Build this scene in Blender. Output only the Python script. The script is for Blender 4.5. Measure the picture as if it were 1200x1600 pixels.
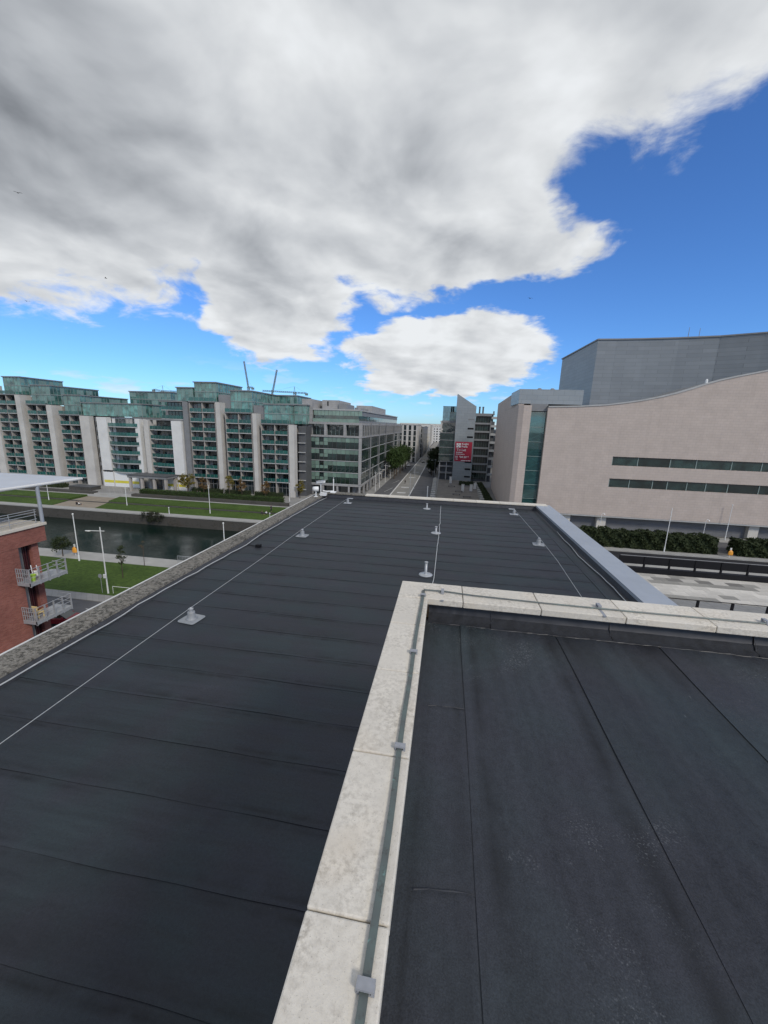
import bpy, bmesh, math, random
from mathutils import Matrix, Vector
import numpy as np
random.seed(7); RNG = np.random.default_rng(7)
S = bpy.context.scene
for o in list(bpy.data.objects): bpy.data.objects.remove(o)
C = S.collection
R = math.radians

# ------------------------------------------------------------------ camera
CAMZ = 24.0
def cam_axes(f=615., va=(700., 666.), s=.032):
    a = np.array([va[0]-600., va[1]-800., f]); b = np.array([va[0]-1600., va[1]-1000*s-800., f])
    up = np.cross(a, b); up /= np.linalg.norm(up)
    if up[1] > 0: up = -up
    fw = a/np.linalg.norm(a); rt = np.cross(up, fw)
    if rt[0] < 0: rt = -rt
    return np.stack([rt, fw, up])
MC = cam_axes()
cd = bpy.data.cameras.new('camera'); cam = bpy.data.objects.new('camera', cd); C.objects.link(cam)
cd.sensor_fit = 'VERTICAL'; cd.sensor_height = 24; cd.lens = 24*615/1600; cd.clip_start = .05; cd.clip_end = 9000
rt, up, bk = MC[:, 0], -MC[:, 1], -MC[:, 2]
cam.matrix_world = Matrix(((rt[0], up[0], bk[0], 0), (rt[1], up[1], bk[1], 0), (rt[2], up[2], bk[2], CAMZ), (0, 0, 0, 1)))
S.camera = cam

# ------------------------------------------------------------------ sky, sun, exposure
SUN_EL, SUN_AZ = 38., 138.            # azimuth clockwise from +Y
W = bpy.data.worlds.new('World'); S.world = W; W.use_nodes = True
wt = W.node_tree; wt.nodes.clear()
class NG:
    def __init__(s, t): s.t = t
    def n(s, kind, **kw):
        nd = s.t.nodes.new(kind)
        for k, v in kw.items(): setattr(nd, k, v)
        return nd
    def l(s, a, b): s.t.links.new(a, b)
    def m(s, op, a, b=None, c=None, clamp=False):
        nd = s.t.nodes.new('ShaderNodeMath'); nd.operation = op; nd.use_clamp = clamp
        for i, v in enumerate((a, b, c)):
            if v is None: continue
            if isinstance(v, (int, float)): nd.inputs[i].default_value = v
            else: s.l(v, nd.inputs[i])
        return nd.outputs[0]
    def mr(s, v, a, b, c=0., d=1., smooth=False):
        nd = s.t.nodes.new('ShaderNodeMapRange'); nd.interpolation_type = 'SMOOTHSTEP' if smooth else 'LINEAR'
        s.l(v, nd.inputs[0])
        for i, x in enumerate((a, b, c, d)): nd.inputs[i+1].default_value = x
        return nd.outputs[0]
    def noise(s, vec, scale, detail=4, rough=.55, dist=0., lac=2.):
        nd = s.t.nodes.new('ShaderNodeTexNoise'); s.l(vec, nd.inputs['Vector'])
        nd.inputs['Scale'].default_value = scale; nd.inputs['Detail'].default_value = detail
        nd.inputs['Roughness'].default_value = rough; nd.inputs['Distortion'].default_value = dist
        nd.inputs['Lacunarity'].default_value = lac
        return nd.outputs['Fac']
    def mix(s, f, a, b, mode='MIX'):
        nd = s.t.nodes.new('ShaderNodeMix'); nd.data_type = 'RGBA'; nd.blend_type = mode
        if isinstance(f, (int, float)): nd.inputs[0].default_value = f
        else: s.l(f, nd.inputs[0])
        for i, v in ((6, a), (7, b)):
            if isinstance(v, (tuple, list)): nd.inputs[i].default_value = (*v[:3], 1)
            else: s.l(v, nd.inputs[i])
        return nd.outputs[2]
    def comb(s, x, y, z):
        nd = s.t.nodes.new('ShaderNodeCombineXYZ')
        for i, v in enumerate((x, y, z)):
            if isinstance(v, (int, float)): nd.inputs[i].default_value = v
            else: s.l(v, nd.inputs[i])
        return nd.outputs[0]
g = NG(wt)
tc = g.n('ShaderNodeTexCoord'); sp = g.n('ShaderNodeSeparateXYZ'); g.l(tc.outputs['Generated'], sp.inputs[0])
dx, dy, dz = sp.outputs
sky = g.n('ShaderNodeTexSky', sky_type='NISHITA', sun_disc=False)
sky.sun_elevation = R(SUN_EL); sky.sun_rotation = R(SUN_AZ); sky.ozone_density = 4.0; sky.air_density = 1.0; sky.dust_density = .25; sky.altitude = 20
az = g.m('MULTIPLY', g.m('ARCTAN2', dx, dy), 180/math.pi); el = g.m('MULTIPLY', g.m('ARCSINE', dz), 180/math.pi)
den = g.m('ADD', g.m('MAXIMUM', dz, 0.), .24)
pv = g.comb(g.m('DIVIDE', dx, den), g.m('DIVIDE', dy, den), 0.)
sdir = g.n('ShaderNodeVectorMath', operation='ADD'); g.l(pv, sdir.inputs[0]); sdir.inputs[1].default_value = (.075, -.045, 0.)
wob1 = g.m('MULTIPLY', g.m('SUBTRACT', g.noise(pv, 1.7, 5, .6), .5), 13.)
pv2 = g.n('ShaderNodeVectorMath', operation='ADD'); g.l(pv, pv2.inputs[0]); pv2.inputs[1].default_value = (7.3, 3.1, 0)
wob2 = g.m('MULTIPLY', g.m('SUBTRACT', g.noise(pv2.outputs[0], 1.7, 5, .6), .5), 9.)
azw, elw = g.m('ADD', az, wob1), g.m('ADD', el, wob2)
def ell(a, e, sa, se, fl=1.0):
    u = g.m('DIVIDE', g.m('SUBTRACT', azw, a), sa); v = g.m('DIVIDE', g.m('SUBTRACT', elw, e), se)
    return g.m('SUBTRACT', 1., g.m('SQRT', g.m('ADD', g.m('MULTIPLY', u, u), g.m('MULTIPLY', v, v))))
body = None; heavy = None
for e_ in ((-58, 27, 38, 17), (-23.5, 18, 10, 11.0), (-12, 27.5, 25, 12), (0, 21.2, 17, 4.8), (4, 48.2, 72, 20)):
    v = ell(*e_); heavy = heavy or v; body = v if body is None else g.m('MAXIMUM', body, v)
small = ell(-1.0, 9.3, 14, 4.9); big = body; body = g.m('MAXIMUM', body, small)
# outside the frame the same broken cloud goes on
gen = g.m('MULTIPLY', g.m('SUBTRACT', g.noise(pv2.outputs[0], .9, 3, .5), .47), 3.2)
awayf = g.m('MAXIMUM', g.mr(g.m('ABSOLUTE', g.m('ADD', az, 10.)), 48., 75., smooth=True), 0.)
bodyf = g.m('MAXIMUM', body, g.m('SUBTRACT', gen, g.m('MULTIPLY', g.m('SUBTRACT', 1., awayf), 9.)))
fine = g.m('SUBTRACT', g.noise(pv, 5.0, 11, .60, .35), .5)
soft = g.m('SUBTRACT', g.noise(pv, 2.7, 5.5, .48, .25), .5)
soft2 = g.m('SUBTRACT', g.noise(sdir.outputs[0], 2.7, 5.5, .48, .25), .5)
low = g.m('MULTIPLY', g.mr(g.noise(g.comb(g.m('MULTIPLY', az, .11), g.m('MULTIPLY', el, .42), 2.), 1.3, 5, .55), .555, .66, 0., .6, smooth=True), g.mr(el, 1.0, 8.5, 1., 0., smooth=True))
D = g.m('ADD', g.m('ADD', bodyf, g.m('MULTIPLY', fine, .62)), g.m('MULTIPLY', soft, .16))
mask = g.m('MAXIMUM', g.mr(D, -.06, .13, smooth=True), low)
# shading: thin sun-side edges bright, thick bases grey
thick = g.mr(g.m('ADD', g.m('MAXIMUM', big, g.m('SUBTRACT', gen, g.m('MULTIPLY', g.m('SUBTRACT', 1., awayf), 9.))), g.m('MULTIPLY', fine, .5)), .0, .85)
lit = g.m('ADD', g.m('MULTIPLY', g.m('SUBTRACT', soft, soft2), 1.35), g.m('MULTIPLY', g.mr(small, -.1, .25), g.mr(elw, 6., 13., -.10, .06)))
wn = g.n('ShaderNodeVectorMath', operation='ADD'); g.l(pv, wn.inputs[0]); wn.inputs[1].default_value = (3.3, 9.1, 0)
patch = g.m('SUBTRACT', g.noise(wn.outputs[0], 1.5, 5, .46, .2), .5)
b = g.m('SUBTRACT', g.m('SUBTRACT', .86, g.m('MULTIPLY', thick, .38)), g.mr(heavy, .0, .55, 0., .27))
b = g.m('ADD', b, lit); b = g.m('ADD', b, g.m('MULTIPLY', patch, .62)); b = g.m('ADD', b, g.m('MULTIPLY', fine, .24))
b = g.mr(b, -.08, .97, .19, .86)
b.node.clamp = True
ccol = g.mix(g.mr(b, .2, .75), (.88, .95, 1.06), (.97, 1.0, 1.03))
vm = g.n('ShaderNodeVectorMath', operation='SCALE'); g.l(ccol, vm.inputs[0]); g.l(b, vm.inputs['Scale'])
b1 = g.n('ShaderNodeBackground'); b2 = g.n('ShaderNodeBackground')
tint = g.mix(1.0, sky.outputs[0], (.50, .80, 1.20), 'MULTIPLY')
g.l(tint, b1.inputs[0]); b1.inputs[1].default_value = .13
g.l(vm.outputs[0], b2.inputs[0]); b2.inputs[1].default_value = 1.0
ms = g.n('ShaderNodeMixShader'); g.l(mask, ms.inputs[0]); g.l(b1.outputs[0], ms.inputs[1]); g.l(b2.outputs[0], ms.inputs[2])
wo = g.n('ShaderNodeOutputWorld'); g.l(ms.outputs[0], wo.inputs[0])
sd = bpy.data.lights.new('sun', 'SUN'); sun = bpy.data.objects.new('sun', sd); C.objects.link(sun)
sd.energy = 2.1; sd.angle = R(12); sd.color = (1.0, .93, .83)
sv = Vector((math.sin(R(SUN_AZ))*math.cos(R(SUN_EL)), math.cos(R(SUN_AZ))*math.cos(R(SUN_EL)), math.sin(R(SUN_EL))))
sun.rotation_euler = sv.to_track_quat('Z', 'Y').to_euler(); sun.location = (0, 0, 60)
vs = S.view_settings; vs.view_transform = 'Standard'; vs.look = 'None'; vs.exposure = 0.0; vs.gamma = 1; vs.use_curve_mapping = False

# ------------------------------------------------------------------ helpers
class MB:
    def __init__(s): s.v = []; s.f = []; s.mi = []; s.smooth = False
    def add(s, vs, fs, mi=0):
        k = len(s.v); s.v += [tuple(p) for p in vs]; s.f += [tuple(i+k for i in f) for f in fs]; s.mi += [mi]*len(fs); return s
    def box(s, x0, y0, z0, x1, y1, z1, mi=0):
        return s.add([(x0,y0,z0),(x1,y0,z0),(x1,y1,z0),(x0,y1,z0),(x0,y0,z1),(x1,y0,z1),(x1,y1,z1),(x0,y1,z1)],
                     [(3,2,1,0),(4,5,6,7),(0,1,5,4),(1,2,6,5),(2,3,7,6),(3,0,4,7)], mi)
    def prism(s, poly, z0, z1, mi=0):
        n = len(poly); f = [tuple(range(n-1,-1,-1)), tuple(range(n, 2*n))] + [(i,(i+1)%n,n+(i+1)%n,n+i) for i in range(n)]
        return s.add([(x,y,z0) for x,y in poly]+[(x,y,z1) for x,y in poly], f, mi)
    def extr(s, poly, axis, a, b, mi=0):
        n = len(poly)
        P = (lambda p, t: (t, p[0], p[1])) if axis == 'x' else (lambda p, t: (p[0], t, p[1]))
        f = [tuple(range(n)), tuple(range(2*n-1, n-1, -1))] + [(i,n+i,n+(i+1)%n,(i+1)%n) for i in range(n)]
        return s.add([P(p,a) for p in poly]+[P(p,b) for p in poly], f, mi)
    def quad(s, a, b, c, d, mi=0): return s.add([a,b,c,d], [(0,1,2,3)], mi)
    def tube(s, pts, r, n=6, mi=0, caps=True):
        pts = [Vector(p) for p in pts]; rr = r if isinstance(r, (list, tuple)) else [r]*len(pts); V = []
        for i, p in enumerate(pts):
            t = (pts[min(i+1,len(pts)-1)]-pts[max(i-1,0)]).normalized()
            a = t.cross(Vector((0,0,1)) if abs(t.z) < .9 else Vector((1,0,0))).normalized(); b_ = t.cross(a)
            V += [p+(a*math.cos(2*math.pi*j/n)+b_*math.sin(2*math.pi*j/n))*rr[i] for j in range(n)]
        F = [(i*n+j, i*n+(j+1)%n, (i+1)*n+(j+1)%n, (i+1)*n+j) for i in range(len(pts)-1) for j in range(n)]
        if caps: F += [tuple(range(n-1,-1,-1)), tuple(range((len(pts)-1)*n, len(pts)*n))]
        return s.add(V, F, mi)
    def lathe(s, prof, c=(0,0,0), n=16, mi=0):
        V = [(c[0]+r*math.cos(2*math.pi*j/n), c[1]+r*math.sin(2*math.pi*j/n), c[2]+z) for r, z in prof for j in range(n)]
        F = [(i*n+j, i*n+(j+1)%n, (i+1)*n+(j+1)%n, (i+1)*n+j) for i in range(len(prof)-1) for j in range(n)]
        F += [tuple(range(n-1,-1,-1)), tuple(range((len(prof)-1)*n, len(prof)*n))]
        return s.add(V, F, mi)
    def mesh(s, name, mats, off=(0,0,0)):
        me = bpy.data.meshes.new(name)
        me.from_pydata([(x-off[0],y-off[1],z-off[2]) for x,y,z in s.v], [], s.f)
        for m in (mats if isinstance(mats, (list,tuple)) else [mats]): me.materials.append(m)
        me.polygons.foreach_set('material_index', s.mi)
        if s.smooth: me.polygons.foreach_set('use_smooth', [True]*len(me.polygons))
        if getattr(s, 'dirt', None): me.attributes.new('dirt', 'FLOAT', 'POINT').data.foreach_set('value', s.dirt)
        me.update(); return me
    def build(s, name, mats, parent=None, bevel=0, off=None):
        o_ = off if off is not None else (WL.get(parent.name, (0,0,0)) if parent else (0,0,0))
        o = bpy.data.objects.new(name, s.mesh(name, mats, o_)); C.objects.link(o)
        if parent: o.parent = parent
        if off is not None and not parent: o.location = off
        WL[o.name] = o_ if not (off is not None and not parent) else off
        if bevel:
            bv = o.modifiers.new('bevel', 'BEVEL'); bv.width = bevel; bv.segments = 2; bv.limit_method = 'ANGLE'
        return o
WL = {}                                   # world location of each object's frame
def tag(o, label=None, cat=None, group=None, kind=None):
    for k, v in (('label',label),('category',cat),('group',group),('kind',kind)):
        if v: o[k] = v
    return o
def thing(name, label, cat, loc=(0,0,0), group=None, rz=0):
    o = bpy.data.objects.new(name, None); C.objects.link(o); o.location = loc; o.rotation_euler = (0,0,rz); o.empty_display_size = .3
    WL[o.name] = tuple(loc); return tag(o, label, cat, group)
def one(mb, name, mats, label, cat, loc, group=None, bevel=0):     # a thing that is one mesh
    return tag(mb.build(name, mats, None, bevel, off=loc), label, cat, group)
def inst(name, me, parent, loc):          # a part sharing mesh data; loc in world
    o = bpy.data.objects.new(name, me); C.objects.link(o); o.parent = parent
    w = WL.get(parent.name, (0,0,0)); o.location = (loc[0]-w[0], loc[1]-w[1], loc[2]-w[2]); WL[o.name] = tuple(loc); return o
def copy_thing(o, loc, rz=0, label=None, group=None):
    c = o.copy(); C.objects.link(c); c.location = loc; c.rotation_euler = (0,0,rz)
    if label: c['label'] = label
    if group: c['group'] = group
    for ch in o.children:
        d = ch.copy(); C.objects.link(d); d.parent = c
        for gch in ch.children:
            e = gch.copy(); C.objects.link(e); e.parent = d
    return c
def struct(mb, name, mats): return tag(mb.build(name, mats), kind='structure')

# ------------------------------------------------------------------ materials
def newmat(name):
    m = bpy.data.materials.new(name); m.use_nodes = True; t = m.node_tree
    gg = NG(t); bs = t.nodes['Principled BSDF']; gg.bs = bs
    gg.co = gg.n('ShaderNodeTexCoord').outputs['Object']; return m, gg
def bump(gg, h, strength=.3, dist=.02):
    b_ = gg.n('ShaderNodeBump'); b_.inputs['Strength'].default_value = strength; b_.inputs['Distance'].default_value = dist
    gg.l(h, b_.inputs['Height']); gg.l(b_.outputs[0], gg.bs.inputs['Normal'])
def sc(c, k): return tuple(min(1, x*k) for x in c)
def mat(name, c, rough=.6, var=.2, scale=2., metal=0., spec=.5, bmp=0., orand=0., fine=0.):
    m, gg = newmat(name); bs = gg.bs
    f = gg.noise(gg.co, scale, 5, .6)
    col = gg.mix(gg.mr(f, .3, .7), sc(c, 1-var), sc(c, 1+var))
    if orand:
        oi = gg.n('ShaderNodeObjectInfo'); k = gg.mr(oi.outputs['Random'], 0, 1, 1-orand, 1+orand)
        vm_ = gg.n('ShaderNodeVectorMath', operation='SCALE'); gg.l(col, vm_.inputs[0]); gg.l(k, vm_.inputs['Scale']); col = vm_.outputs[0]
    gg.l(col, bs.inputs['Base Color'])
    bs.inputs['Roughness'].default_value = rough; bs.inputs['Metallic'].default_value = metal; bs.inputs['Specular IOR Level'].default_value = spec
    if bmp: bump(gg, gg.noise(gg.co, scale*12, 4, .6), bmp, .01)
    return m
def wallco(gg, vert=True):               # in-wall coordinates for axis-aligned walls
    s_ = gg.n('ShaderNodeSeparateXYZ'); gg.l(gg.co, s_.inputs[0])
    return gg.comb(gg.m('ADD', s_.outputs[0], s_.outputs[1]), s_.outputs[2], 0.)
def brickmat(name, c1, c2, mortar, w, h, ms_=.02, rough=.8, spec=.3, metal=0, var=.12, offset=.5, bmp=.3, streak=0.):
    m, gg = newmat(name); bt = gg.n('ShaderNodeTexBrick'); gg.l(wallco(gg), bt.inputs['Vector'])
    bt.offset = offset; bt.inputs['Scale'].default_value = 1; bt.inputs['Brick Width'].default_value = w; bt.inputs['Row Height'].default_value = h
    bt.inputs['Mortar Size'].default_value = ms_; bt.inputs['Mortar Smooth'].default_value = .2; bt.inputs['Bias'].default_value = 0.
    for k, c in (('Color1', c1), ('Color2', c2), ('Mortar', mortar)): bt.inputs[k].default_value = (*c, 1)
    f = gg.noise(gg.co, .35, 6, .6)
    col = gg.mix(1., bt.outputs['Color'], gg.mix(gg.mr(f, .3, .7), (1-var,)*3, (1+var,)*3), 'MULTIPLY')
    if streak:
        mp = gg.n('ShaderNodeMapping'); gg.l(wallco(gg), mp.inputs[0]); mp.inputs['Scale'].default_value = (1.1, .07, 1)
        col = gg.mix(gg.m('MULTIPLY', gg.mr(gg.noise(mp.outputs[0], 1., 6, .65), .50, .75), streak), col, sc(mortar, .55))
    gg.l(col, gg.bs.inputs['Base Color']); gg.bs.inputs['Roughness'].default_value = rough
    gg.bs.inputs['Specular IOR Level'].default_value = spec; gg.bs.inputs['Metallic'].default_value = metal
    if bmp: bump(gg, gg.m('SUBTRACT', 1., bt.outputs['Fac']), bmp, .02)
    return m
def glassmat(name, c, rough=.06, clear=0., var=.35, orand=.35, wav=0., ior=2.0):
    m, gg = newmat(name); bs = gg.bs
    oi = gg.n('ShaderNodeObjectInfo'); k = gg.mr(oi.outputs['Random'], 0, 1, 1-orand, 1+orand)
    f = gg.noise(gg.co, .5, 3, .5); col = gg.mix(gg.mr(f, .35, .65), sc(c, 1-var), sc(c, 1+var))
    vm_ = gg.n('ShaderNodeVectorMath', operation='SCALE'); gg.l(col, vm_.inputs[0]); gg.l(k, vm_.inputs['Scale'])
    gg.l(vm_.outputs[0], bs.inputs['Base Color']); bs.inputs['Roughness'].default_value = rough; bs.inputs['Specular IOR Level'].default_value = .5; bs.inputs['IOR'].default_value = ior
    if wav: bump(gg, gg.noise(gg.co, .45, 2, .4), wav, .3)
    if clear:
        tr = gg.n('ShaderNodeBsdfTransparent'); tr.inputs[0].default_value = (*[min(1, .45+x*2.2) for x in c], 1)
        mx = gg.n('ShaderNodeMixShader'); mx.inputs[0].default_value = clear
        out = m.node_tree.nodes['Material Output']; gg.l(bs.outputs[0], mx.inputs[1]); gg.l(tr.outputs[0], mx.inputs[2]); gg.l(mx.outputs[0], out.inputs[0])
    return m
def membrane(name, c, streak_axis, patchy=.25, mineral=0.):
    m, gg = newmat(name); bs = gg.bs
    mp = gg.n('ShaderNodeMapping'); gg.l(gg.co, mp.inputs[0])
    mp.inputs['Scale'].default_value = (.5, 4.5, 1) if streak_axis == 'x' else (6.0, .45, 1)
    st = gg.noise(mp.outputs[0], 1.6, 6, .62, .2)
    pa = gg.noise(gg.co, .55, 6, .6); gr = gg.noise(gg.co, 170., 3, .8); mid = gg.noise(gg.co, 28., 5, .65)
    k = gg.m('ADD', gg.m('ADD', gg.mr(st, .30, .70, -.30, .26), gg.mr(pa, .3, .7, -patchy, patchy)), gg.m('ADD', gg.mr(gr, .25, .75, -.55, .55), gg.mr(mid, .25, .75, -.22, .22)))
    k = gg.m('ADD', 1., k)
    at = gg.n('ShaderNodeAttribute', attribute_name='dirt'); oi = gg.n('ShaderNodeObjectInfo')
    k = gg.m('MULTIPLY', k, gg.mr(gg.m('MULTIPLY', at.outputs['Fac'], gg.mr(gg.noise(gg.co, 3.2, 4, .6), .3, .62)), 0., 1., 1., .22))
    k = gg.m('MULTIPLY', k, gg.mr(oi.outputs['Random'], 0, 1, .91, 1.09))
    hue = gg.mix(gg.mr(gg.noise(gg.co, 1.1, 3, .5), .38, .62), (c[0]*1.05, c[1]*.97, c[2]*1.02), (c[0]*.86, c[1]*1.04, c[2]*.98))
    vm_ = gg.n('ShaderNodeVectorMath', operation='SCALE'); gg.l(hue, vm_.inputs[0]); gg.l(k, vm_.inputs['Scale']); col = vm_.outputs[0]
    if mineral:                       # pale scuffs and dried puddle marks
        p1 = gg.mr(gg.noise(gg.co, 1.35, 4, .6, .6), .60, .74); p2 = gg.mr(gg.noise(gg.co, 110., 4, .75), .55, .68)
        col = gg.mix(gg.m('MULTIPLY', gg.m('MULTIPLY', p1, p2), mineral), col, (.22, .235, .25))
        mp2 = gg.n('ShaderNodeMapping'); gg.l(gg.co, mp2.inputs[0]); mp2.inputs['Scale'].default_value = (9, 2.2, 1); mp2.inputs['Rotation'].default_value = (0, 0, .5)
        s2 = gg.mr(gg.noise(mp2.outputs[0], 2.3, 5, .7, .9), .70, .76)
        col = gg.mix(gg.m('MULTIPLY', s2, .55*mineral), col, (.2, .215, .23))
    col = gg.mix(gg.mr(gg.noise(gg.co, 11., 3, .6), .775, .80, 0., .6), col, (.45, .45, .43))
    gg.l(col, bs.inputs['Base Color']); bs.inputs['Specular IOR Level'].default_value = .42
    gg.l(gg.mr(st, .3, .7, .58, .74), bs.inputs['Roughness'])
    bump(gg, gg.m('ADD', gg.m('MULTIPLY', gr, .35), gg.m('ADD', gg.m('MULTIPLY', mid, .5), gg.m('MULTIPLY', st, 1.4))), .5, .006)
    return m
M = {}
ORD = ('first','second','third','fourth','fifth','sixth','seventh','eighth','ninth','tenth','eleventh','twelfth')
M['mem_low'] = membrane('mineral_felt', (.0215, .0255, .0315), 'x', .16, .25)
M['mem_up'] = membrane('old_felt', (.0265, .0312, .0378), 'y', .22, 1.0)
M['bitumen'] = mat('bitumen', (.010, .010, .012), .45, .3, 9, spec=.5)
M['upstand'] = mat('upstand_felt', (.020, .022, .027), .7, .35, 14, spec=.3, bmp=.6)
M['bitumen_old'] = mat('old_bitumen', (.022, .023, .027), .5, .4, 9)
M['flash'] = mat('felt_flashing', (.026, .028, .034), .55, .35, 7, bmp=.5)
def stone(name, c, dark, dk=.5, scale=1.):
    m, gg = newmat(name); oi = gg.n('ShaderNodeObjectInfo')
    ad = gg.n('ShaderNodeVectorMath', operation='ADD'); gg.l(gg.co, ad.inputs[0])
    gg.l(gg.comb(gg.m('MULTIPLY', oi.outputs['Random'], 31.), gg.m('MULTIPLY', oi.outputs['Random'], 17.), 0.), ad.inputs[1]); v = ad.outputs[0]
    f1 = gg.noise(v, 5*scale, 6, .65); f2 = gg.noise(v, 42*scale, 4, .7); f3 = gg.noise(v, 150*scale, 2, .7)
    col = gg.mix(gg.mr(f1, .3, .7), sc(c, .90), sc(c, 1.08))
    sp_ = gg.m('MULTIPLY', gg.m('MULTIPLY', gg.mr(f2, .43, .66), gg.mr(f1, .34, .56)), gg.mr(gg.noise(v, 3.1*scale, 4, .6), .36, .62, .25, 1.))
    col = gg.mix(gg.m('MULTIPLY', sp_, dk), col, dark)
    col = gg.mix(gg.m('MULTIPLY', gg.mr(f3, .62, .74), .5), col, sc(dark, .5))
    warm = gg.mr(gg.noise(v, 2.2*scale, 3, .5), .55, .72); col = gg.mix(gg.m('MULTIPLY', warm, .3), col, (c[0]*.95, c[1]*.82, c[2]*.66))
    k = gg.mr(oi.outputs['Random'], 0, 1, .93, 1.05); vm_ = gg.n('ShaderNodeVectorMath', operation='SCALE'); gg.l(col, vm_.inputs[0]); gg.l(k, vm_.inputs['Scale'])
    gg.l(vm_.outputs[0], gg.bs.inputs['Base Color']); gg.bs.inputs['Roughness'].default_value = .8; gg.bs.inputs['Specular IOR Level'].default_value = .25
    bump(gg, gg.m('ADD', f2, gg.m('MULTIPLY', f3, .5)), .35, .004); return m
M['mortar'] = mat('tan_mortar', (.26, .20, .14), .9, .2, 20)
M['coping'] = stone('coping_stone', (.64, .60, .525), (.31, .28, .235), .85)
def lichen():
    m, gg = newmat('lichen_concrete'); a = gg.noise(gg.co, 11., 7, .74, .2); b_ = gg.noise(gg.co, 1.6, 5, .65); c_ = gg.noise(gg.co, 46., 4, .75)
    col = gg.mix(gg.mr(b_, .35, .65), (.17, .157, .135), (.25, .235, .205)); col = gg.mix(gg.mr(gg.m('ADD', a, gg.m('MULTIPLY', gg.m('SUBTRACT', b_, .5), .35)), .44, .60), col, (.050, .047, .040))
    col = gg.mix(gg.m('MULTIPLY', gg.mr(c_, .56, .66), .7), col, (.42, .405, .36)); gg.l(col, gg.bs.inputs['Base Color'])
    gg.bs.inputs['Roughness'].default_value = .9; gg.bs.inputs['Specular IOR Level'].default_value = .2; bump(gg, gg.m('ADD', a, c_), .6, .01); return m
M['old_conc'] = lichen()
M['tape'] = None
def tape():
    m, gg = newmat('weathered_copper'); f = gg.noise(gg.co, 9, 5, .65); f2 = gg.noise(gg.co, 38, 4, .7)
    col = gg.mix(gg.mr(f, .35, .62), (.10, .108, .105), (.115, .15, .14)); col = gg.mix(gg.mr(f2, .55, .75), col, (.06, .055, .05)); col = gg.mix(gg.mr(gg.noise(gg.co, 16, 3, .6), .66, .74), col, (.22, .44, .40))
    gg.l(col, gg.bs.inputs['Base Color']); gg.bs.inputs['Roughness'].default_value = .5; gg.bs.inputs['Metallic'].default_value = .25; return m
M['tape'] = tape()
M['clip'] = mat('grey_clip', (.27, .28, .30), .5, .15, 30)
M['galv'] = mat('galvanised', (.37, .385, .40), .42, .15, 8, metal=.25)
M['canopy'] = mat('pale_canopy_metal', (.47, .485, .51), .45, .06, .5)
M['cap_metal'] = mat('grey_capping', (.345, .375, .415), .5, .07, .8, metal=.15)
M['anchor'] = mat('grey_membrane_patch', (.25, .265, .278), .55, .12, 6)
M['white_cable'] = mat('pale_cable', (.42, .43, .43), .5, .15, 9)
M['wire'] = mat('steel_wire', (.50, .50, .48), .35, .1, 20, metal=.5)
M['black'] = mat('black_paint', (.008, .008, .010), .65, .2, 3, spec=.2)
M['white'] = mat('white_paint', (.72, .73, .72), .45, .06, 4)
M['white2'] = mat('white_render', (.64, .64, .62), .7, .08, .4)
M['fin'] = mat('pale_concrete', (.50, .485, .455), .75, .13, .25)
M['beige'] = mat('beige_render', (.36, .335, .305), .8, .10, .5)
M['grey_stone'] = brickmat('grey_stone_cladding', (.30, .30, .295), (.335, .33, .325), (.2, .2, .2), 1.2, .6, .02)
M['dark_clad'] = mat('dark_grey_cladding', (.085, .088, .092), .6, .15, .5)
M['mid_clad'] = mat('mid_grey_cladding', (.20, .205, .21), .6, .12, .5)
M['slab_edge'] = mat('slab_edge_grey', (.37, .375, .37), .7, .1, .7)
M['balglass'] = glassmat('green_balustrade_glass', (.016, .105, .095), .1, .25, .25, .3)
M['pane'] = glassmat('window_glass', (.020, .030, .032), .05, 0, .4, .6, .1)
M['curtain'] = mat('window_curtain', (.26, .255, .24), .9, .15, 1.2, orand=.5)
M['penthouse'] = glassmat('green_curtain_wall', (.075, .18, .16), .12, 0, .6, .3, .15)
M['mull'] = mat('green_grey_mullion', (.22, .28, .265), .5, .1, 1)
M['offglass'] = glassmat('office_vision_glass', (.012, .026, .024), .05, 0, .5, .6, .12)
M['spandrel'] = glassmat('office_spandrel_glass', (.15, .23, .185), .2, 0, .15, .28)
M['sideglass'] = glassmat('reflective_side_glass', (.025, .04, .038), .03, 0, .3, .3, .06)
M['pink'] = brickmat('pink_stone_cladding', (.455, .392, .350), (.480, .414, .371), (.37, .317, .283), 1.2, .6, .022, .8, .2, 0, .06, .5, .3, .12)
M['metal_panel'] = brickmat('grey_metal_panels', (.185, .203, .215), (.215, .234, .246), (.13, .143, .152), 4.6, .95, .03, .45, .5, .2, .05)
M['metal_panel2'] = brickmat('pale_metal_panels', (.27, .295, .305), (.295, .32, .33), (.19, .208, .215), 2.4, 1.1, .03, .42, .5, .3, .05)
M['basegrey'] = brickmat('base_louvres', (.16, .165, .175), (.175, .18, .19), (.11, .115, .12), 8, .35, .03, .6, .4)
M['brick'] = brickmat('red_brick', (.235, .068, .05), (.33, .115, .088), (.23, .145, .12), .225, .075, .011, .85, .2, 0, .28)
M['grass'] = None
def grass():
    m, gg = newmat('mown_grass'); a = gg.noise(gg.co, .16, 5, .6); b_ = gg.noise(gg.co, 2.2, 6, .7); c_ = gg.noise(gg.co, 14., 3, .7)
    col = gg.mix(gg.mr(a, .35, .65), (.052, .092, .018), (.088, .142, .030)); col = gg.mix(gg.mr(b_, .38, .68), col, (.036, .062, .015))
    col = gg.mix(gg.m('MULTIPLY', gg.mr(c_, .55, .8), .5), col, (.13, .175, .045))
    gg.l(col, gg.bs.inputs['Base Color']); gg.bs.inputs['Roughness'].default_value = .9; gg.bs.inputs['Specular IOR Level'].default_value = .15
    bump(gg, gg.m('ADD', c_, b_), .9, .08); return m
M['grass'] = grass()
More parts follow.
